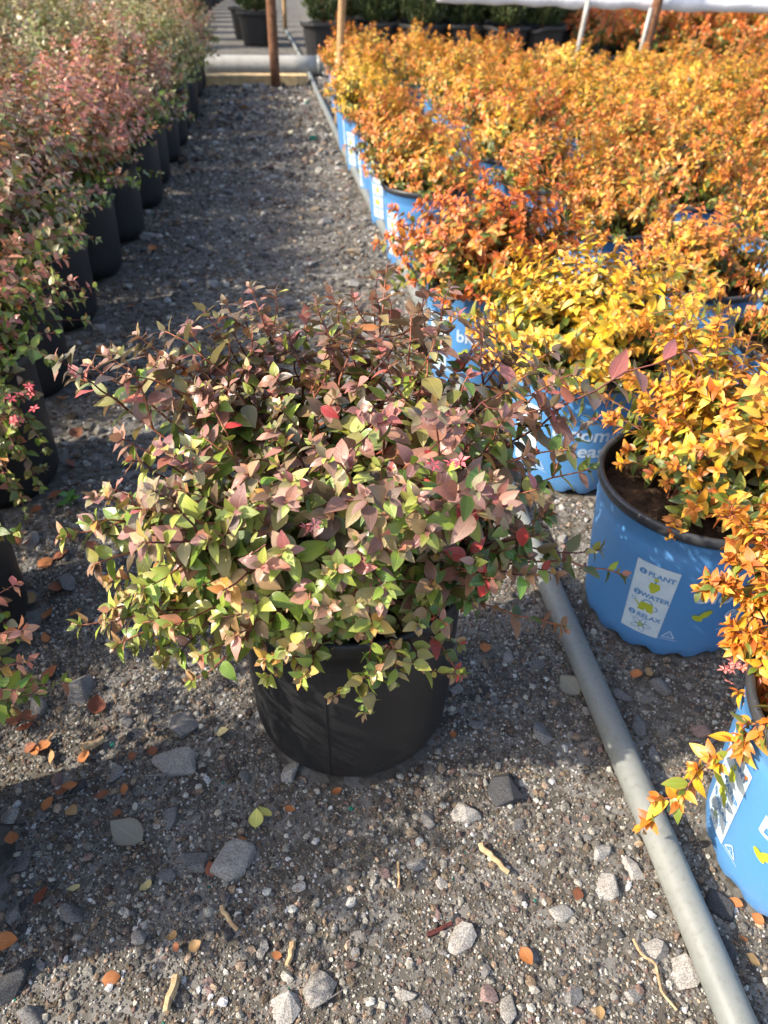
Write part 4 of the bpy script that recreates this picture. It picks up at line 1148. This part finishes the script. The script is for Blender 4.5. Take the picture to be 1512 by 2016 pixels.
p0, p1 = gnd(330, 166), gnd(604, 166)
d = p1 - p0; ang = math.atan2(d.y, d.x); c = (p0 + p1) / 2
o = link('plank', mesh_py('plank', *box(0, 0, .035, d.length, .17, .075)), M['plank']); o.location = (c.x, c.y + .03, 0); o.rotation_euler = (0, 0, ang)
tag(o, 'pale wooden plank set on edge across the end of the path', 'plank')
root = empty('drain_pipe', (c.x, c.y + .62, 0), ang); link('pipe_run', mesh_py('pipe_run', *tube(along((-d.length / 2 - .4, 0, .078), (d.length / 2 + .05, 0, .078), 8), .085, 24), smooth=True), M['white_metal'], root)
link('end_cap', mesh_py('end_cap', *tube(along((d.length / 2 + .04, 0, .078), (d.length / 2 + .09, 0, .078), 2), .092, 24), smooth=True), M['pipe'], root)
tag(root, 'thick white plastic pipe lying behind the wooden plank', 'pipe')
pb = gnd(543, 170); pt = at(533, 0, pb.y); up_ = (pt - pb).normalized()
o = link('wooden_post', mesh_py('wooden_post', *tube(along((0, 0, -.05), tuple(up_ * 2.3), 12), lambda f: .040 + .003 * math.sin(f * 9), 14), smooth=True), M['wood']); o.location = pb
tag(o, 'brown wooden post standing in front of the white drain pipe', 'post')
sb = gnd(664, 252); st_ = at(673, 0, sb.y); up_ = (st_ - sb).normalized()
root = empty('stake', sb); link('pole', mesh_py('pole', *tube(along((0, 0, -.05), tuple(up_ * 2.0), 14), lambda f: .024 + .0025 * (math.sin(f * 40) > .9), 14), smooth=True), M['bamboo'], root)
link('tie', mesh_py('tie', *tube(along(tuple(up_ * .36), tuple(up_ * .40), 3), .030, 12), smooth=True), M['twig'], root)
tag(root, 'slim tan stake standing between the pipe and the blue pots', 'stake')
# thin supply line and riser beyond the pipe
q0 = gnd(600, 132); q1 = gnd(562, 62)
root = empty('supply_line', q0); link('hose', mesh_py('hose', *tube([Vector((0, 0, .03)), Vector((0, 0, .03)).lerp(q1 - q0 + Vector((0, 0, .02)), .5), q1 - q0 + Vector((0, 0, .02))], .020, 12), smooth=True), M['pipe'], root)
link('valve', mesh_py('valve', *tube(along((-.06, -.10, .05), (.06, .06, .05), 4), .045, 12), smooth=True), M['bamboo'], root)
tag(root, 'thin grey supply hose running on from the pipe end', 'hose')
o = link('riser_pipe', mesh_py('riser_pipe', *tube(along((0, 0, -.03), (0.02, 0, 1.5), 6), .030, 12), smooth=True), M['bamboo']); o.location = q1; tag(o, 'tan upright riser at the end of the supply hose', 'riser')

# posts and rolled film over the far right rows
def post_at(pxb, pyb, pxt, pyt, Y, r, mat, h=None):
    a, b_ = at(pxb, pyb, Y), at(pxt, pyt, Y); u = (b_ - a) / (b_.z - a.z); base = a - u * a.z
    return base, u


base, u = post_at(1137, 100, 1156, 12, 8.35, 0, None)
o = link('metal_post', mesh_py('metal_post', *tube(along(tuple(u * -.03), tuple(u * .62), 6), .024, 12), smooth=True), M['white_metal']); o.location = base; tag(o, 'slim white metal post under the rolled white film', 'post')
base, u = post_at(1271, 100, 1296, 0, 8.30, 0, None)
root = empty('wooden_post', base)
link('timber', mesh_py('timber', *tube(along(tuple(u * -.03) , tuple(u * 2.2), 8), .046, 14), smooth=True), M['wood'], root)
link('white_batten', mesh_py('white_batten', *tube([Vector((-.055, -.02, 0)) + u * z for z in (-.03, .3, .58)], .020, 10), smooth=True), M['white_metal'], root)
tag(root, 'brown wooden post with a white batten beside the rolled film', 'post')
a, b_ = at(860, -12, 8.45), at(1640, 12, 8.45)
V, Fc = tube([a.lerp(b_, i / 40) + Vector((0, 0, -.012 * math.sin(i / 40 * math.pi) + .006 * math.sin(i * 1.7))) for i in range(41)], lambda f: .066 + .006 * math.sin(f * 60) + .004 * math.sin(f * 23), 18)
cc = (a + b_) / 2
o = link('rolled_film', mesh_py('rolled_film', [Vector(v) - cc for v in V], Fc, smooth=True), M['film']); o.location = cc
tag(o, 'rolled white plastic film hung across the far posts', 'plastic film')

# conifers in black tubs
def tub_mesh():
    prof = [(.19, 0), (.20, .012), (.235, .30), (.24, .31), (.262, .315), (.268, .33), (.266, .352), (.25, .356), (.235, .34), (.22, .28)]
    V, Fc = lathe(prof, 24, cap_bottom=True)
    out = []
    for (x, y, z) in V:
        a = math.atan2(y, x); r = math.hypot(x, y); k = 1 + .05 * math.cos(4 * a)
        zz = z - (.035 * max(0, math.cos(2 * a)) ** 6 if z > .3 else 0)
        out.append((r * k * math.cos(a), r * k * math.sin(a), zz))
    return mesh_py('tub', out, Fc, smooth=False)


TUB = tub_mesh(); TUB.materials.append(M['black_plastic']); TUBSOIL = soil_mesh(.225, .30, 40)
def conifer_mesh(seed, h=1.15, r=.24):
    rr = np.random.default_rng(seed); n_ = 5200
    z = rr.uniform(.0, 1, n_) ** 1.15; a = rr.uniform(0, 2 * np.pi, n_)
    rad = r * np.sqrt(np.clip(1 - z, 0, 1)) * (.55 + .45 * np.minimum(1, z * 6)) * (1 + .16 * np.sin(a * 5 + z * 9) + .10 * np.sin(a * 9 - z * 22)) * rr.uniform(.45, 1.04, n_)
    p = np.stack([rad * np.cos(a), rad * np.sin(a), .36 + z * h], 1)
    d = np.stack([np.cos(a) * .6, np.sin(a) * .6, np.ones(n_)], 1) + rr.normal(0, .35, (n_, 3)); d /= np.linalg.norm(d, axis=1)[:, None]
    s = np.cross(d, rr.normal(size=(n_, 3))); s /= np.linalg.norm(s, axis=1)[:, None]
    L = rr.uniform(.03, .065, n_)[:, None]; w = .007
    v = np.stack([p - s * w * .6, p + s * w * .6, p + d * L * .6 + s * w, p + d * L, p + d * L * .6 - s * w], 1)
    me = mesh_np('crown', v.reshape(-1, 3), np.arange(n_ * 5).reshape(-1, 5), False); me.materials.append(M['needle']); return me


CON = [conifer_mesh(k) for k in range(3)]
TRUNK = mesh_py('trunk', *tube(along((0, 0, .28), (0, 0, 1.1), 6), lambda f: .022 * (1 - .7 * f), 8), smooth=True); TRUNK.materials.append(M['wood'])
spots = [at(p_, 70, 9.3) for p_ in (638, 742, 832, 915, 995, 1068)]
spots = [(s_.x, 9.3 + .12 * (k % 2)) for k, s_ in enumerate(spots)] + [(s_.x + .25, 10.0) for s_ in spots[:6]] + [(s_.x + .1, 10.8) for s_ in spots[:6]]
front = len(spots)
pl = gnd(512, 92); spots += [(pl.x - .05, pl.y + .25), (pl.x - .28, pl.y + 1.05)] + [(-2.85 - .12 * k, 9.2 + 1.0 * k) for k in range(14)] + [(-.45 - .05 * k, 12.6 + 1.0 * k) for k in range(10)]
for k, (x, y) in enumerate(spots):
    root = empty('potted_conifer', (x, y, 0), R.uniform(0, 6.28))
    link('tub', TUB, None, root); link('soil', TUBSOIL, None, root); link('trunk', TRUNK, None, root)
    o = link('crown', CON[k % 3], None, root); s_ = R.uniform(.9, 1.1); o.scale = (s_, s_, 1)
    if k < 6: tag(root, 'dark green conifer, ' + ORD[k] + ' black tub of its front row from the tan stake', 'potted tree', 'conifers in tubs behind the golden shrubs')
    elif k < front: tag(root, 'dark green conifer in a wide black tub behind the golden shrubs', 'potted tree', 'conifers in tubs behind the golden shrubs')
    else: tag(root, 'dark green conifer in a wide black tub beyond the wooden plank', 'potted tree', 'conifers in tubs beyond the plank')

# red shrubs far beyond the posts
for j in range(11):
    for i in range(12):
        y = 9.9 + .72 * j + R.uniform(-.06, .06); x = 2.35 + .10 * j + .60 * i + R.uniform(-.06, .06) + (.3 if j % 2 else 0)
        if x > .62 * y + .5: continue
        root = empty('potted_shrub', (x, y, 0), R.uniform(0, 6.28))
        pb = link('pot', LB, None, root); link('rim', LL, None, pb)
        kind, me, ms = VAR[R.choice([3, 8])]
        o = link('foliage', me, None, root); o.color = (0, 0, 0, 1); o.scale = (1.75, 1.75, 1.9); o.location.z = .10 - .24 * 1.9; tag(o, kind='stuff')
        tag(root, 'rust red shrub in the distant field beyond the rolled film', 'potted plant', 'rust red shrubs beyond the film')
